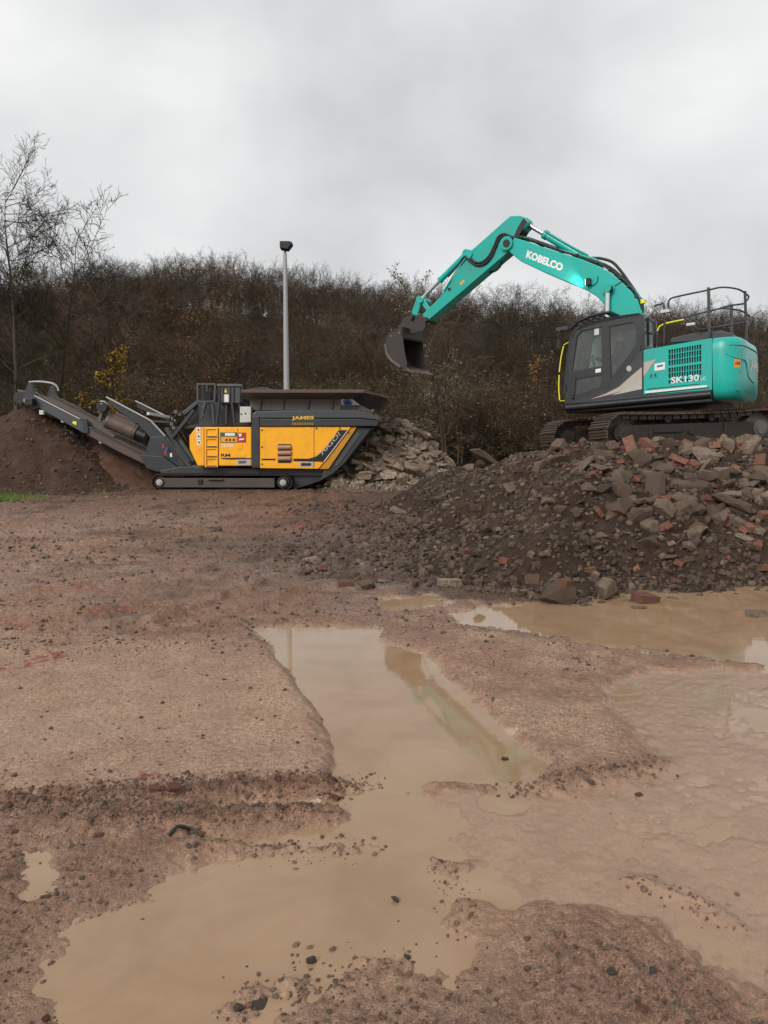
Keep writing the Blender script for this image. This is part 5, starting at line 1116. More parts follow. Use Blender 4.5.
# crawler tracks
def ctrack(lat):
    xl, xr = K(152, 482, 1.2).x, K(291, 482, 1.2).x; zb, zt = K(220, 490.5, 1.2).z, K(220, 474.2, 1.2).z; rr_ = (zt - zb) / 2 - .02; zc_ = (zt + zb) / 2
    s = MB(); s.prism([(xl + .22, zc_ - rr_ * .72), (xr - .45, zc_ - rr_ * .72), (xr - .45, zc_ + rr_ * .55), (xl + .22, zc_ + rr_ * .55)], -lat - .17 * 1, -lat + .22); tr = s.build('crawler_track', M['trackframe'], cru, .015)
    s = MB(); st = [xl + rr_, xr - rr_]; n = 52; per_ = 2 * (st[1] - st[0]) + 2 * math.pi * rr_
    for i in range(n):
        q = per_ * i / n; A_ = st[1] - st[0]
        if q < A_: p = (st[0] + q, zc_ + rr_); t = 0
        elif q < A_ + math.pi * rr_: a = (q - A_) / rr_; p = (st[1] + rr_ * math.sin(a), zc_ + rr_ * math.cos(a)); t = a
        elif q < 2 * A_ + math.pi * rr_: p = (st[1] - (q - A_ - math.pi * rr_), zc_ - rr_); t = math.pi
        else: a = (q - 2 * A_ - math.pi * rr_) / rr_; p = (st[0] - rr_ * math.sin(a), zc_ - rr_ * math.cos(a)); t = math.pi + a
        R_ = Matrix.Rotation(t, 3, 'Y'); s.box((p[0], -lat, p[1]), (.15, .4, .02), R_)
        for k in (-.045, .045): o_ = R_ @ Vector((k, 0, .018)); s.box((p[0] + o_.x, -lat, p[1] + o_.z), (.02, .4, .03), R_)
    s.build('track_shoes', M['steel'], tr)
    for x in (st[1] - .02, st[0]):
        w = MB(); w.cyl((x, -lat + .1, zc_), (x, -lat - .14, zc_), rr_ * .85, 22); w.cyl((x, -lat - .1, zc_), (x, -lat - .2, zc_), rr_ * .62, 18); w.build('idler_wheel', M['steel'], tr, .01)
        w = MB(); w.cyl((x, -lat - .2, zc_), (x, -lat - .215, zc_), rr_ * .42, 16); w.cyl((x, -lat - .21, zc_), (x, -lat - .24, zc_), rr_ * .2, 10); w.build('hub_cap', M['silver'], tr, .006)
    s = MB(); s.box((K(200, 482, 1.2).x, -lat - .19, zc_ + .02), (.12, .04, .12)); s.build('recess_plate', M['black'], tr); s = MB(); s.box((K(215, 480, 1.2).x, -lat - .21, zc_ + .09), (.42, .1, .02)); s.build('step', M['dusty'], tr)
ctrack(1.0); ctrack(-1.0)
cpr('chassis', [(178, 467), (330, 470), (326, 476), (160, 475.5), (158, 471)], -1.0, .95, M['grey'], ref=1.1)
cpr('lower_hull', [(259, 469.5), (332, 469.5), (345, 469.5), (336, 474), (318, 482), (296, 489), (291, 488), (280, 474)], -.75, .85, M['grey'], ref=1.0)

# amber engine housing
hs = cpr('rear_housing', [(196, 427), (251.5, 427), (251.5, 466), (197.5, 466), (189.5, 449), (189, 436)], .2, 1.2, M['yellow'], bev=.03)
cpr('rear_housing_core', [(200, 428), (251, 428), (251, 466), (200, 466)], -1.15, .21, M['yellow'], bev=.03)
# ladder of four steps
for k in range(4):
    y0 = 429.3 + k * 9.9; fr_ = cpr('step_frame', [(204.8, y0 - 1.2), (217.8, y0 - 1.2), (217.8, y0 + 8.2), (204.8, y0 + 8.2)], 1.2, 1.235, M['yellow'], hs, .004, holes=[[(206.2, y0), (216.3, y0), (216.3, y0 + 6.4), (206.2, y0 + 6.4)]])
    cpr('step_tread', [(206, y0 + 6.6), (216.5, y0 + 6.6), (216.5, y0 + 7.6), (206, y0 + 7.6)], 1.1, 1.25, M['dusty'], hs, .003)
for x in (204, 218.6): cdec('panel_seam', [(x - .25, 428), (x + .25, 428), (x + .25, 465.5), (x - .25, 465.5)], 1.201, M['black'], hs, .003)
cdec('panel_seam', [(237.4, 428), (237.8, 428), (237.8, 432), (237.4, 432)], 1.201, M['black'], hs, .003)
for k, (px, py) in enumerate(((198.3, 430), (198.5, 436.3), (198.8, 442.5))):
    b_ = cdec('pictogram', [(px - 1.9, py - 2.6), (px + 1.9, py - 2.6), (px + 1.9, py + 2.6), (px - 1.9, py + 2.6)], 1.202, M['white'], hs); cdec('pictogram_mark', [(px - .9, py - 1.4), (px + 1.0, py - .6), (px + .6, py + 1.6), (px - .5, py + .4)], 1.207, M['black'], hs)
b_ = cdec('hire_sign', [(220.2, 432.4), (237.4, 432.4), (237.4, 442.6), (220.2, 442.6)], 1.203, M['green'], hs)
cdec('sign_band', [(221, 436.8), (237, 436.8), (237, 442), (221, 442)], 1.208, M['orange'], hs); cdec('sign_panel', [(225, 433), (234.8, 433), (234.8, 435.8), (225, 435.8)], 1.208, M['white'], hs)
for x in (226.5, 230, 233.8): cdec('sign_mark', [(x - .9, 438.8), (x + .9, 438.8), (x + .9, 441), (x - .9, 441)], 1.213, M['black'], hs)
cdec('safety_sign', [(237.8, 432.6), (246, 432.6), (246, 442.6), (237.8, 442.6)], 1.203, M['red'], hs); cdec('sign_mark', [(238.6, 433.6), (241.8, 433.6), (241.2, 436.4), (239, 436.4)], 1.208, M['white'], hs); cdec('sign_mark', [(239, 438.8), (244, 438), (244, 439.6), (239, 440.4)], 1.208, M['white'], hs)
text_mesh('phone_lettering', '24-HR', (kp(221, 447.4, 1.204)), kp(233.6, 447.0, 1.204), kp(221, 444.2, 1.204), M['white'], hs, .02)
text_mesh('model_lettering', 'RM', kp(221, 456.8, 1.204), kp(230.2, 456.8, 1.204), kp(221, 453.6, 1.204), M['black'], hs, .03)
cdec('black_stripe', [(221, 457.8), (251, 458), (251, 459), (230, 459.6), (221, 458.8)], 1.203, M['black'], hs); cdec('data_plate', [(236.6, 459.8), (250.2, 459.2), (250.2, 465), (236.6, 465.4)], 1.204, M['silver'], hs); cdec('plate_mark', [(238.5, 461), (246, 460.6), (246, 463.2), (238.5, 463.6)], 1.209, M['dusty'], hs)
cpr('small_hatch', [(236.8, 443.6), (242.2, 443.6), (242.2, 449), (236.8, 449)], 1.2, 1.212, M['yellow'], hs, .004); cpr('small_hatch', [(233, 453.4), (245.6, 453.4), (245.6, 457.4), (233, 457.4)], 1.2, 1.21, M['yellow'], hs, .004)
# grey column and upper band
cpr('grey_column', [(251.5, 416), (259.6, 416), (259.6, 468.2), (251.5, 468)], -1.15, 1.215, M['grey'], bev=.02)
cpr('upper_band', [(259.6, 418.8), (360, 418.8), (379.5, 420.8), (376.5, 426.3), (259.6, 426.6)], -1.2, 1.24, M['grey'], bev=.02)
cpr('upper_bevel', [(252, 413.5), (256, 411), (300, 410.2), (356, 410.2), (372, 413), (379, 420.4), (360, 418.4), (259, 418.6), (252, 418.4)], -1.1, 1.2, M['grey2'], bev=.03)
mb = cpr('main_housing', [(259.8, 426.8), (351.6, 426.8), (318.7, 469), (259.8, 468.4)], -1.15, 1.2, M['yellow'], bev=.02)
cdec('panel_seam', [(313.8, 427), (314.3, 427), (314.3, 468), (313.8, 468)], 1.201, M['black'], mb, .003)
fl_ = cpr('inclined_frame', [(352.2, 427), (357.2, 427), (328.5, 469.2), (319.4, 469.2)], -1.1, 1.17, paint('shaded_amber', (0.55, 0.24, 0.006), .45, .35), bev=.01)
cpr('inclined_chute', [(357.6, 427), (372.5, 427.5), (345, 463), (333, 474), (320, 481), (324, 469.6), (329, 469.2)], -1.0, 1.12, M['grey'], bev=.02)
cpr('chute_plate', [(361, 434), (352, 446), (338, 466), (334, 466), (345, 449), (357, 432)], 1.12, 1.14, M['grey2'], bev=.004)
sw = cdec('black_swoosh', [(338.7, 430), (347.6, 430), (323.4, 461.8), (293.6, 461.2), (293.6, 459.4), (308.6, 458.6), (316, 456.4), (323, 451.4)], 1.203, M['black'], mb)
cdec('white_line', [(347.7, 430), (348.3, 430), (324.2, 462), (323.5, 461.8)], 1.2035, M['white'], mb)
text_mesh('model_lettering', '70GO!', kp(322.0, 455.8, 1.208), kp(340.8, 435.0, 1.208), kp(319.6, 452.6, 1.208), M['silver'], mb, .01)
text_mesh('owner_lettering', 'JAMES', kp(291.8, 420.6, 1.245), kp(314.0, 420.4, 1.245), kp(291.8, 416.2, 1.245), paint('gold_letters', (.8, .5, .05), .5, .1), mb, .03)
for k in range(9):
    x = 292 + k * 2.45; cdec('small_lettering', [(x, 422.6), (x + 1.7, 422.6), (x + 1.7, 424.9), (x, 424.9)], 1.242, M['leaf_yellow'], mb, .003)
# exhaust louvres
lv = cdec('louvre_recess', [(278, 444), (291.2, 444), (291.2, 463), (278, 463)], 1.201, M['black'], mb)
for k in range(3):
    s = MB(); a = kp(278, 447.4 + k * 5.6, 1.20); b = kp(291, 447.2 + k * 5.6, 1.20); a.y -= .02; b.y -= .02; s.cyl(a, b, .062, 14); s.build('louvre', M['copper'], mb)
for x0_, x1_ in ((261.5, 275.5), (293.5, 305)): cdec('grab_slot', [(x0_, 458.6), (x1_, 458.6), (x1_, 460.2), (x0_, 460.2)], 1.2025, M['black'], mb)
cdec('data_plate', [(299.5, 462), (313.5, 462), (313.5, 466.8), (299.5, 466.8)], 1.204, M['silver'], mb); cdec('plate_mark', [(301, 463), (311, 463), (311, 465.8), (301, 465.8)], 1.209, M['black'], mb)
for px, py in ((262, 430), (262, 464), (316.5, 428.4), (340, 428.2), (348, 432), (262, 447)): s = MB(); p = kp(px, py, 1.2); s.cyl(p, p + Vector((0, -.015, 0)), .022, 8); s.build('bolt', M['black'], mb)
# hopper: side wings, lips, tunnel
cpr('hopper_side', [(250, 396), (341, 396), (341, 409.5), (338, 410.5), (250, 410.5)], .98, 1.04, M['dusty'], bev=.01); cpr('hopper_side_far', [(250, 396), (361, 396), (366, 410.5), (250, 410.5)], -1.04, -.98, M['dusty'], bev=.01)
cpr('hopper_floor', [(250, 405), (366, 405), (374, 413), (250, 411)], -1.0, 1.0, M['grey'])
for lat, sg in ((1.0, 1), (-1.0, -1)):
    s = MB(); a = kp(243, 397.5, 1.05); b = kp(352, 397.5, 1.05); c_ = kp(364.5, 391.2, 1.55); d_ = kp(241.5, 391.2, 1.55)
    V = [Vector((q.x, q.y * sg, q.z)) for q in (a, b, c_, d_)]; V2 = [q + Vector((0, .02, -.05)) for q in V]
    s.add(V + V2, [(0, 1, 2, 3), (4, 7, 6, 5), (0, 4, 5, 1), (1, 5, 6, 2), (2, 6, 7, 3), (3, 7, 4, 0)]); s.build('hopper_wing', M['dusty'], cru, .006)
    s = MB(); s.bar(V[3], V[2], .07, .085); s.build('wing_lip', M['belt'], cru, .008)
s = MB(); a = kp(352, 398, 1.05); b = kp(364.5, 391.5, 1.55); c_ = kp(387.5, 398, .9); d_ = kp(372, 412.5, .95)
V = [a, b, c_, d_]; Vm = [Vector((q.x, -q.y, q.z)) for q in V]
s.add([V[1], V[2], Vm[2], Vm[1], V[0], V[3], Vm[3], Vm[0]], [(4, 5, 1, 0)[::-1], (5, 6, 2, 1)[::-1], (6, 7, 3, 2)[::-1], ], 0)
ho = s.build('hopper_end_wing', M['grey'], cru, fixn=False); ho.modifiers.new('solid', 'SOLIDIFY').thickness = .04
s = MB(); s.bar(kp(364.5, 391.3, 1.5), kp(387.5, 397.6, .92), .07, .06); s.build('wing_lip', M['belt'], cru, .006)
for px in (262, 285, 310, 334): cbar('hopper_rib', (px, 396, 1.06), (px - 2, 409, 1.06), .05, .04, M['grey'])
for q in range(3): s = MB(); p = kp(346 + q * 1.6, 402 + (q % 2) * 3, .9); s.cyl(p + Vector((0, -.1, 0)), p + Vector((0, .3, 0)), .07 + .02 * (q == 1), 14); s.build('blue_drive_motor', M['blue'], cru, .01)
s = MB(); rg_ = random.Random(4)
# spilled stone on the end sill
for k in range(16):
    p = kp(rg_.uniform(358, 377), 0, 1.0); p = kp(rg_.uniform(359, 375), rg_.uniform(411.5, 413.5), rg_.uniform(.6, 1.1)); o = place('loose_stone', rg_.choice(CHP), p + Vector((0, 0, .03)), rg_.uniform(.03, .07), cru, 1, rg_)
cpr('hopper_tail', [(357, 411.5), (361, 405), (372, 407), (379, 420)], -.95, 1.05, M['dusty'], bev=.01)
# top machinery left of the hopper
cpr('crusher_box', [(196, 426.6), (196, 408), (205, 402), (243, 402), (252, 411), (252, 426.6)], -1.0, .75, M['grey'], ref=1.0, bev=.02)
cpr('crusher_top', [(236, 402.4), (243, 388), (262, 385.5), (264, 390), (250, 396), (250, 411)], -.9, .5, M['grey'], ref=1.0)
bx_ = cpr('pale_cabinet', [(239.8, 406.6), (250.9, 406.6), (250.9, 422.2), (239.8, 422.6)], .95, 1.22, M['offwhite'], bev=.015)
for a, b in ((241.2, 414), (245.5, 413.4)): s = MB(); p = kp(a, b, 1.22); s.cyl(p, p + Vector((0, -.012, 0)), .022, 8); s.build('cabinet_lock', M['black'], bx_)
cpr('control_cabinet', [(218, 385.6), (240.3, 385.6), (240.3, 403.4), (218, 403.4)], .7, 1.1, M['grey2'], bev=.02)
cdec('cabinet_label', [(223, 394.4), (228.6, 394.4), (228.6, 402), (223, 402)], 1.102, M['white'], cru); cdec('warning_triangle', [(224.5, 392.4), (225.3, 388.4), (227, 392.4)], 1.102, M['hivis'], cru)
for x in (219.5, 223, 230, 233.5): cbar('cabinet_rib', (x, 386, 1.12), (x, 403, 1.12), .03, .03, M['grey'])
cbar('cabinet_rim', (217, 385, 1.12), (242, 385.2, 1.12), .06, .06, M['dusty'])
for a, b in (((219, 403, 1.1), (216.5, 426, 1.1)), ((232, 403, 1.1), (235, 426, 1.1)), ((226.5, 403, 1.0), (226.5, 424, 1.0)), ((239, 403, 1.0), (240, 408, 1.0))): cbar('cabinet_leg', a, b, .09, .06, M['grey'])
# guarded platform: cage
for a, b in (((197.3, 384.2, 1.15), (215.4, 384.2, 1.15)), ((198.5, 401.6, 1.15), (215, 401.6, 1.15)), ((197.6, 384, 1.15), (197.9, 402, 1.15)), ((215.2, 384, 1.15), (214.6, 402, 1.15)), ((207, 385, .8), (207, 401, .8)), ((197.5, 384.2, .5), (215.3, 384.2, .5)), ((203, 384, .5), (203, 402, .5)), ((197.4, 402, 1.15), (205, 417, 1.1)), ((206, 402, 1.15), (202, 419, 1.1)), ((212, 402, 1.1), (214, 425, 1.1)), ((197.4, 384.2, 1.15), (197.4, 384.2, .5)), ((215.3, 384.2, 1.15), (215.3, 384.2, .5))): cbar('cage_bar', a, b, .06, .05, M['grey2'])
cbox('cage_motor', 207, 396, .7, (.26, .3, .26), M['black'])
# discharge conveyor
cv = cpr('conveyor_girder', [(34.5, 395.6), (79.5, 418.8), (86, 424.4), (108, 436), (130, 448), (176, 470), (160, 471.5), (148, 466), (120, 452.5), (84, 433.2), (34.5, 405.6)], .62, .68, M['grey2'], ref=.68, bev=.008)
cpr('conveyor_girder', [(34.5, 395.6), (79.5, 418.8), (86, 424.4), (130, 448), (176, 470), (160, 471.5), (120, 452.5), (84, 433.2), (34.5, 405.6)], -.68, -.62, M['grey2'], ref=.68, bev=.008)
cpr('girder_mud', [(86, 425.4), (108, 437), (131, 449.5), (142, 457), (150, 466), (120, 451.5), (85, 432.4)], .681, .69, M['belt'], ref=.69, bev=0)
s = MB(); ba = [kp(33.5, 395.2, .55), kp(80, 419.4, .55), kp(178, 471, .55)]
V = []
for p in ba: V += [p, Vector((p.x, -p.y, p.z))]
V += [v + Vector((0, 0, -.05)) for v in V]; s.add(V, [(0, 2, 3, 1), (2, 4, 5, 3), (6, 7, 9, 8), (8, 9, 11, 10), (0, 6, 8, 2), (2, 8, 10, 4), (1, 3, 9, 7), (3, 5, 11, 9)]); s.build('conveyor_belt', M['belt'], cru, fixn=True)
# cleats along both belt edges
for sg in (1, -1):
    s = MB()
    for i in range(52):
        t = i / 51; p = kp(36 + 72 * t, 396.0 + 37.2 * t, .6) if False else ba[0].lerp(ba[1], min(1, t * 1.55)) if t * 1.55 < 1 else ba[1].lerp(ba[2], (t * 1.55 - 1) * .62)
        s.cyl(Vector((p.x, -.57 * sg - .02, p.z + .045)), Vector((p.x, -.57 * sg + .02, p.z + .045)), .045, 8)
    tag(s.build('belt_edge_rollers', M['dusty'], cru), kind='stuff')
for px, py in ((62, 412), (100, 433), (36, 399)): s = MB(); p = kp(px, py + 5, .6); s.cyl(Vector((p.x, -.58, p.z - .1)), Vector((p.x, .58, p.z - .1)), .055, 12); s.build('return_roller', M['offwhite'], cru)
cdec('warning_sticker', [(73, 421), (76.5, 421.6), (76.5, 425.2), (72.4, 423.4)], .691, M['hivis'], cru)
cpr('girder_joint', [(82, 417.5), (87, 419), (88.5, 433), (83.5, 433.4)], .66, .74, M['grey'], ref=.74); cbar('girder_flange', (34.5, 395.6, .70), (80, 419, .70), .05, .03, M['silver'])
cbar('girder_flange', (88, 427, .70), (158, 462, .70), .05, .03, M['grey'])
# conveyor head: drum, motor, guards
s = MB(); p = kp(31, 399, 0); s.cyl(Vector((p.x, -.66, p.z)), Vector((p.x, .66, p.z)), .17, 20); s.build('head_drum', M['rubber'], cru)
cpr('head_cheek', [(25, 390), (28.5, 382), (31, 383), (35, 396), (40, 408), (33, 410), (22, 402)], .6, .7, M['grey'], ref=.7); cpr('head_cheek', [(25, 390), (28.5, 382), (31, 383), (35, 396), (40, 408), (33, 410), (22, 402)], -.7, -.6, M['grey'], ref=.7)
cpr('head_scraper', [(16.5, 389), (25, 394.5), (26, 400), (20, 398)], -.5, .6, M['grey2'], ref=.6); cbox('head_motor', 30, 402, .8, (.22, .2, .18), M['black']); cbox('head_lamp', 26, 400.5, .85, (.09, .08, .09), M['white'])
ctube('head_guard', [(29, 382, .6), (40, 381.8, .6), (52, 383.5, .6), (57, 387, .6), (58.5, 391, .6)], .025, M['galv']); ctube('head_guard', [(29, 382, -.6), (40, 381.4, -.6), (52, 383, -.6), (57, 386, -.6)], .025, M['galv']); s = MB(); s.bar(kp(29.5, 382, .6), kp(29.5, 382, -.6), .04, .04); s.build('head_guard_bar', M['galv'], cru)
cbox('sensor', 42, 412.5, .72, (.12, .1, .12), M['offwhite']); ctube('cable', [(50, 432, .8), (60, 430, .85), (68, 430.5, .85), (74, 436, .85), (74.5, 444, .8)], .012, M['rubber']); ctube('cable', [(52, 434, .8), (58, 435, .85), (66, 434.5, .85)], .01, M['rubber'])
# overband magnet: drum, carrying arms
s = MB(); a = kp(107.5, 420.5, .35); b = kp(137, 433, .35); s.cyl(a, b, .215, 24); mg = s.build('magnet_drum', M['rust'], cru, .02)
s = MB(); d_ = (b - a).normalized(); s.cyl(a + d_ * .06, a + d_ * .1, .225, 24); s.build('drum_band', M['rust'], mg); s = MB(); s.cyl(b - d_ * .1, b - d_ * .06, .225, 24); s.build('drum_band', M['rust'], mg)
s = MB(); s.cyl(b, b + d_ * .28, .18, 18); s.build('drum_motor', M['black'], mg, .01); s = MB(); s.cyl(a + Vector((0, .5, .05)), b + Vector((0, .5, .05)), .21, 20); s.build('drum_far', M['rust'], mg)
cpr('magnet_block', [(126, 424), (140, 421), (150, 432), (146, 444), (132, 440)], -.5, .1, M['black'], ref=.3)
cpr('magnet_arm', [(107, 397.4), (150, 420.2), (165, 435.8), (162, 437.5), (150, 437.5), (138, 424), (120, 412.4), (109, 403)], .42, .5, M['grey'], ref=.5)
cbar('arm_flange', (106.5, 397, .52), (151, 420.6, .52), .1, .03, M['silver']); cbar('arm_flange', (151, 420.6, .52), (165.5, 436.2, .52), .1, .03, M['silver'])
cpr('magnet_arm', [(135.5, 401), (175, 420.4), (176, 424), (150, 413.5), (137, 408)], -.5, -.42, M['grey'], ref=-.42); cbar('arm_flange', (135.5, 400.8, -.4), (175.5, 420.8, -.4), .1, .03, M['silver'])
cbar('cross_beam', (148, 413.6, .4), (171, 417.6, -.4), .1, .08, M['offwhite']); cbar('arm_brace', (150, 421, .48), (174, 422.6, .3), .06, .06, M['grey2'])
s = MB(); p = kp(103, 407, .5); V = []; F = []
s.cyl(p + Vector((0, -.12, 0)), p + Vector((0, .14, 0)), .15, 18); fl2 = s.build('motor_housing', M['black'], cru, .03); s = MB(); s.cyl(p + Vector((0, 0, .08)), p + Vector((0, 0, .17)), .13, 16, r1=.07); s.build('motor_cap', M['offwhite'], fl2, .01)
cbar('motor_bracket', (103, 409, .45), (100, 421, .45), .12, .08, M['dusty']); cbar('motor_bracket', (106, 409, .4), (110, 417, .4), .08, .06, M['grey'])
# inclined frames between conveyor and body
cpr('tail_frame', [(150, 437), (164, 436), (186, 466), (150, 466.5), (146, 450)], .3, .55, M['grey'], ref=.55); cpr('tail_frame', [(166, 433), (175, 430), (195, 460), (190, 466), (187, 466)], .6, .7, M['grey2'], ref=.7)
cpr('tail_plate', [(140, 455), (163, 456.5), (178, 468), (158, 472), (146, 468)], .56, .75, M['grey'], ref=.75)
cpr('rear_chute', [(182, 412), (196.5, 400.5), (205, 404), (214, 414), (214, 425), (192, 427), (186, 422)], -.5, .6, M['grey'], ref=.6); cpr('rear_chute_plate', [(180, 414), (196, 401), (197.5, 404), (183, 417)], .6, .72, M['grey2'], ref=.72)
cbar('rear_strut', (172, 438, .8), (194, 410, .8), .1, .08, M['grey']); cbar('rear_strut', (166, 428, .7), (190, 462, .7), .14, .1, M['grey']); cbar('rear_strut', (178, 428, .7), (200, 426, .7), .08, .08, M['grey'])
ctube('hydraulic_hose', [(172, 434, .75), (178, 427, .8), (182, 432, .8), (186, 440, .8), (190, 446, .75)], .022, M['rubber']); ctube('hydraulic_hose', [(170, 430, .75), (174, 418, .8), (180, 412, .8), (186, 418, .8)], .022, M['rubber']); ctube('hydraulic_hose', [(168, 426, .7), (172, 414, .75), (178, 410, .75)], .018, M['rubber'])
for px, py in ((176, 412), (180, 414), (172, 424), (174, 428)): s = MB(); p = kp(px, py, .75); s.box(p, (.1, .1, .1)); s.build('valve_block', M['dusty'], cru, .01)
for x, y, m_ in ((163, 446, 'red'), (165.2, 453, 'red'), (171, 455, 'white'), (166.5, 449, 'blue')): cpr('tag_plate', [(x - 1, y - 2), (x + 1, y - 2), (x + 1, y + 2), (x - 1, y + 2)], .7, .715, M[m_], cru, .002)
# feed board standing under the chute
for k in range(4): cpr('plank', [(333 + k * 4.5, 470.5), (353, 470.5 - k * 4.6), (351, 474 - k * 4.6 + k), (333 + k * 3, 476)] if False else [(352 - 16 + k * 3.6, 486 - k * 5.2), (352, 486 - k * 5.2), (352, 481.8 - k * 5.2), (352 - 14 + k * 3.6, 481.8 - k * 5.2)], .2, .3, M['belt'], cru, .004, ref=.3)

# ------------------------------------------------------------------ lamp post
p = AT(286, 390, 30); tp_ = AT(285, 253, 30)
s = MB(); s.tube([(p[0] + .12, 30, YARD - .1), (p[0] + .02, 30, 3.6)], [.13, .12], 12); s.tube([(p[0] + .02, 30, 3.6), (tp_[0], 30, tp_[2])], [.115, .07], 12); post = tag(s.build('lamp_post', M['galv']), 'tall grey lamp post behind the crusher', 'lamp post')
s = MB(); s.cyl((tp_[0], 30, tp_[2] - .05), (tp_[0], 30, tp_[2] + .22), .045, 10); s.build('spigot', M['lampblack'], post)
s = MB(); a = AT(280.3, 242.2, 30); b = AT(292.8, 249, 30); w_ = b[0] - a[0]; h_2 = a[2] - b[2]
s.prism([(a[0], b[2]), (a[0], a[2]), (a[0] + w_ * .75, a[2]), (b[0], a[2] - h_2 * .18), (b[0] - w_ * .08, a[2] - h_2 * .5), (a[0] + w_ * .62, b[2] - .05)], 29.8, 30.25); s.build('floodlight_head', M['lampblack'], post, .02)

# ------------------------------------------------------------------ loose bricks and stones in the yard
def loose(name, me, px, py, wpx, label, cat, rot=(0, 0, 0), sink=.1, z0=None):
    g_ = G(px, py, .03); x, y = g_[0], g_[1]
    for _ in range(3):
        z = float(ground_h(np.array([x]), np.array([y]))[0]); z = max(z, 0.0)
        hh = hz(x, y) if sdpoly(HEAP, np.array([x]), np.array([y]))[0] > -.2 else -1
        z = max(z, hh); q = G(px, py, z + .02); x, y = q[0], q[1]
    me = me.copy(); o = link(name, me); sc = wpx * y / FPX; xs_ = [v.co.x for v in me.vertices]; k = sc / (max(xs_) - min(xs_)); o.scale = (k, k, k); o.rotation_euler = rot
    R_ = o.rotation_euler.to_matrix(); low = min((R_ @ v.co).z for v in me.vertices) * k; high = max((R_ @ v.co).z for v in me.vertices) * k
    o.location = (x, y, z - low - (high - low) * sink); return tag(o, label, cat)
loose('brick', BR[0], 449, 584, 24, 'whole pale mud-coated brick lying flat left of the right puddle', 'brick', (.05, .03, .15)).data.materials[0] = M['concrete_pale']
loose('brick', BR[1], 345.5, 584, 16, 'orange brick end beside a dark stone, left of the centre puddle head', 'brick', (.0, .05, .2))
loose('stone', CH[3], 366, 586, 20, 'dark flat stone to the right of the orange brick end', 'stone', (.1, .1, .3), .2)
loose('stone', CHP[4], 313, 561, 17, 'pale squarish stone with red brick bits at its foot', 'stone', (.1, .0, .2), .15)
loose('brick', BR[3], 306, 573, 10, 'small red brick fragment below the pale squarish stone', 'brick', (.3, .1, .9))
loose('brick', BR[4], 322, 569, 9, 'tiny red brick fragment right of the pale squarish stone', 'brick', (.2, .2, 2.0))
loose('brick', BR[2], 532, 582, 14, 'upright muddy half brick near the right puddle', 'brick', (1.3, .1, .3)).data.materials[0] = M['clod']
loose('brick', BR[5], 566, 584, 18, 'pink-topped brick lump just behind the dark boulder by the puddle', 'brick', (.1, .1, .8))
loose('stone', CH[5], 557, 600, 38, 'dark rough lump of concrete at the edge of the right puddle', 'stone', (.05, .1, .1), .2)
loose('stone', CH[7], 606, 596, 34, 'brown rough boulder at the puddle edge below the mound', 'stone', (.2, .0, 1.1), .2)
loose('brick', BR[6], 645, 600, 24, 'red brick rubble lying in the water edge of the right puddle', 'brick', (.1, .1, .3), .3)
loose('stone', SL[2], 640, 606, 16, 'flat stone breaking the surface of the right puddle', 'stone', (.05, .05, .3), .5)
loose('slab_piece', SL[1], 757, 613, 30, 'flat debris lying in the water at the right edge', 'debris', (.05, .02, .5), .4)
loose('stone', CH[1], 480, 568, 14, 'brown stone lying on the soil left of the half brick', 'stone', (.1, .2, .4), .2)
loose('brick', BR[3], 466, 552, 13, 'dull red brick fragment on the soil left of the mound', 'brick', (.1, .1, .6), .2)
loose('slab_piece', SL[4], 384, 580, 14, 'small flat brown stone right of the dark flat stone', 'stone', (.05, .1, .2), .2)
loose('slate', hull_mesh('slate', 501, (.62, 1, .07), M['slate'], 30, .95), 259, 998, 15, 'grey slate tile fragment stuck in the mud below the front puddle', 'slate', (.05, .1, -.15), .3)
loose('stone', CH[6], 238, 1003, 11, 'small brown stone beside the slate fragment', 'stone', (.2, .1, .4), .2)
loose('stone', hull_mesh('stone', 502, (1, .8, .8), M['slate'], 10, .2), 311, 957, 12, 'small pointed dark stone sitting in the front puddle', 'stone', (.2, .3, .4), .2)
loose('brick', BR[5], 642, 1003, 13, 'bright orange brick chip in the gravel at the lower right', 'brick', (.3, .3, 2.2), .25)
loose('stone', hull_mesh('stone', 503, (1, .9, .6), M['slate'], 20, .1), 612, 967, 12, 'round dark stone at the top of the lower right gravel', 'stone', (.1, .1, .3), .25)
loose('stone', hull_mesh('stone', 504, (1, .7, .5), M['slate'], 14, .5), 653, 966, 11, 'angular dark stone right of the round dark stone', 'stone', (.5, .2, .3), .2)
loose('stone', hull_mesh('stone', 505, (1, .9, .6), M['slate'], 14, .4), 395, 896, 9, 'small dark pebble on the right side of the front puddle', 'stone', (.1, .2, .3), .2)
loose('stone', hull_mesh('stone', 506, (1, .8, .6), M['slate'], 14, .4), 408, 952, 6, 'tiny dark pebble at the lower right corner of the front puddle', 'stone', (.1, .2, .9), .2)
loose('stone', CHP[2], 673, 1003, 10, 'small pale stone right of the orange brick chip', 'stone', (.1, .1, .9), .25)
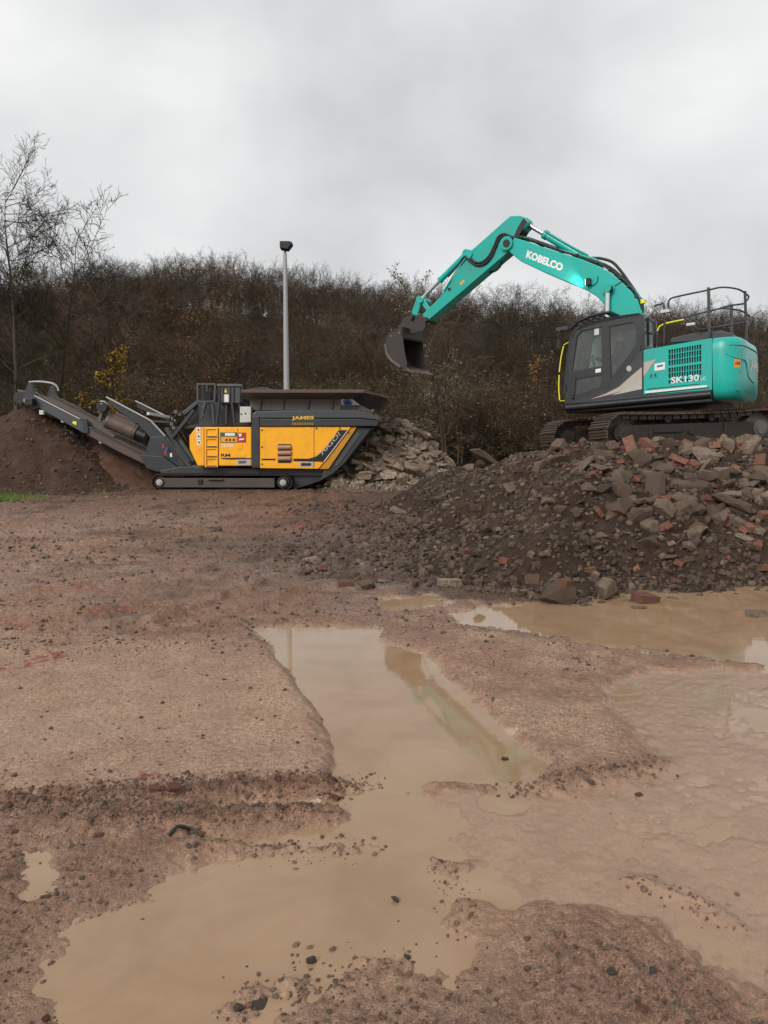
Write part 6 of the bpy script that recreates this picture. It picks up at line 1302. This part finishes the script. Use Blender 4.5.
loose('brick', BR[4], 174, 786, 13, 'deep red brick chip on the edge of the hard ground at left', 'brick', (.4, .2, .5), .15)
loose('brick', BR[6], 155, 785, 12, 'crumbled red brick left of the deep red chip', 'brick', (.1, .1, .2), .45)
loose('stone', CHP[7], 196, 832, 18, 'pinkish flat stone at the end of the black strip', 'stone', (.2, .1, .5), .2)
loose('brick', BR[2], 336, 795, 10, 'pink brick scrap at the end of the mud ridge by the puddle', 'brick', (.3, .5, 1.3), .3)
loose('brick', BR[3], 99, 831, 10, 'flat red brick scrap on the mud below the ridge', 'brick', (.05, .1, .4), .4)
loose('brick', BR[5], 46, 1013, 9, 'red brick chip in the bottom left corner', 'brick', (.5, .2, 1.2), .2)
loose('stone', CH[8], 639, 791, 9, 'dark stone on the wet silt right of the puddle', 'stone', (.1, .2, .2), .3)
loose('stone', CH[2], 505, 756, 8, 'dark clod standing in the centre puddle near its right bank', 'stone', (.1, .2, .2), .3)
a, b, c_ = G(168, 833, .05), G(178, 830, .05), G(190, 826, .05)
s = MB(); pts = bez([(q[0], q[1], float(ground_h(np.array([q[0]]), np.array([q[1]]))[0]) + .012) for q in (a, b, c_)], 5); s.tube(pts, .008, 6); tag(s.build('black_strip', M['rubber']), 'thin black plastic strip sticking out of the mud ridge', 'plastic strip')

loose('stone', CH[4], 402, 566, 12, 'small brown stone on the churned soil left of the mound toe', 'stone', (.1, .2, .6), .25)
loose('brick', BR[2], 505, 560, 11, 'dull brick stub on the soil above the half brick', 'brick', (.2, .1, 1.0), .3)
loose('stone', CHP[5], 427, 527, 12, 'pale stone on the low left flank of the mound', 'stone', (.1, .1, .9), .25)
loose('slab_piece', SL[0], 268, 550, 17, 'flat brown stone left of the pale squarish stone', 'stone', (.05, .05, .3), .35)
loose('slab_piece', SL[3], 292, 556, 12, 'small flat stone between the flat brown stone and the pale one', 'stone', (.05, .1, 1.3), .35)
loose('stone', CH[9], 217, 530, 11, 'lone dark stone on the yard in front of the crusher track', 'stone', (.1, .1, .5), .3)
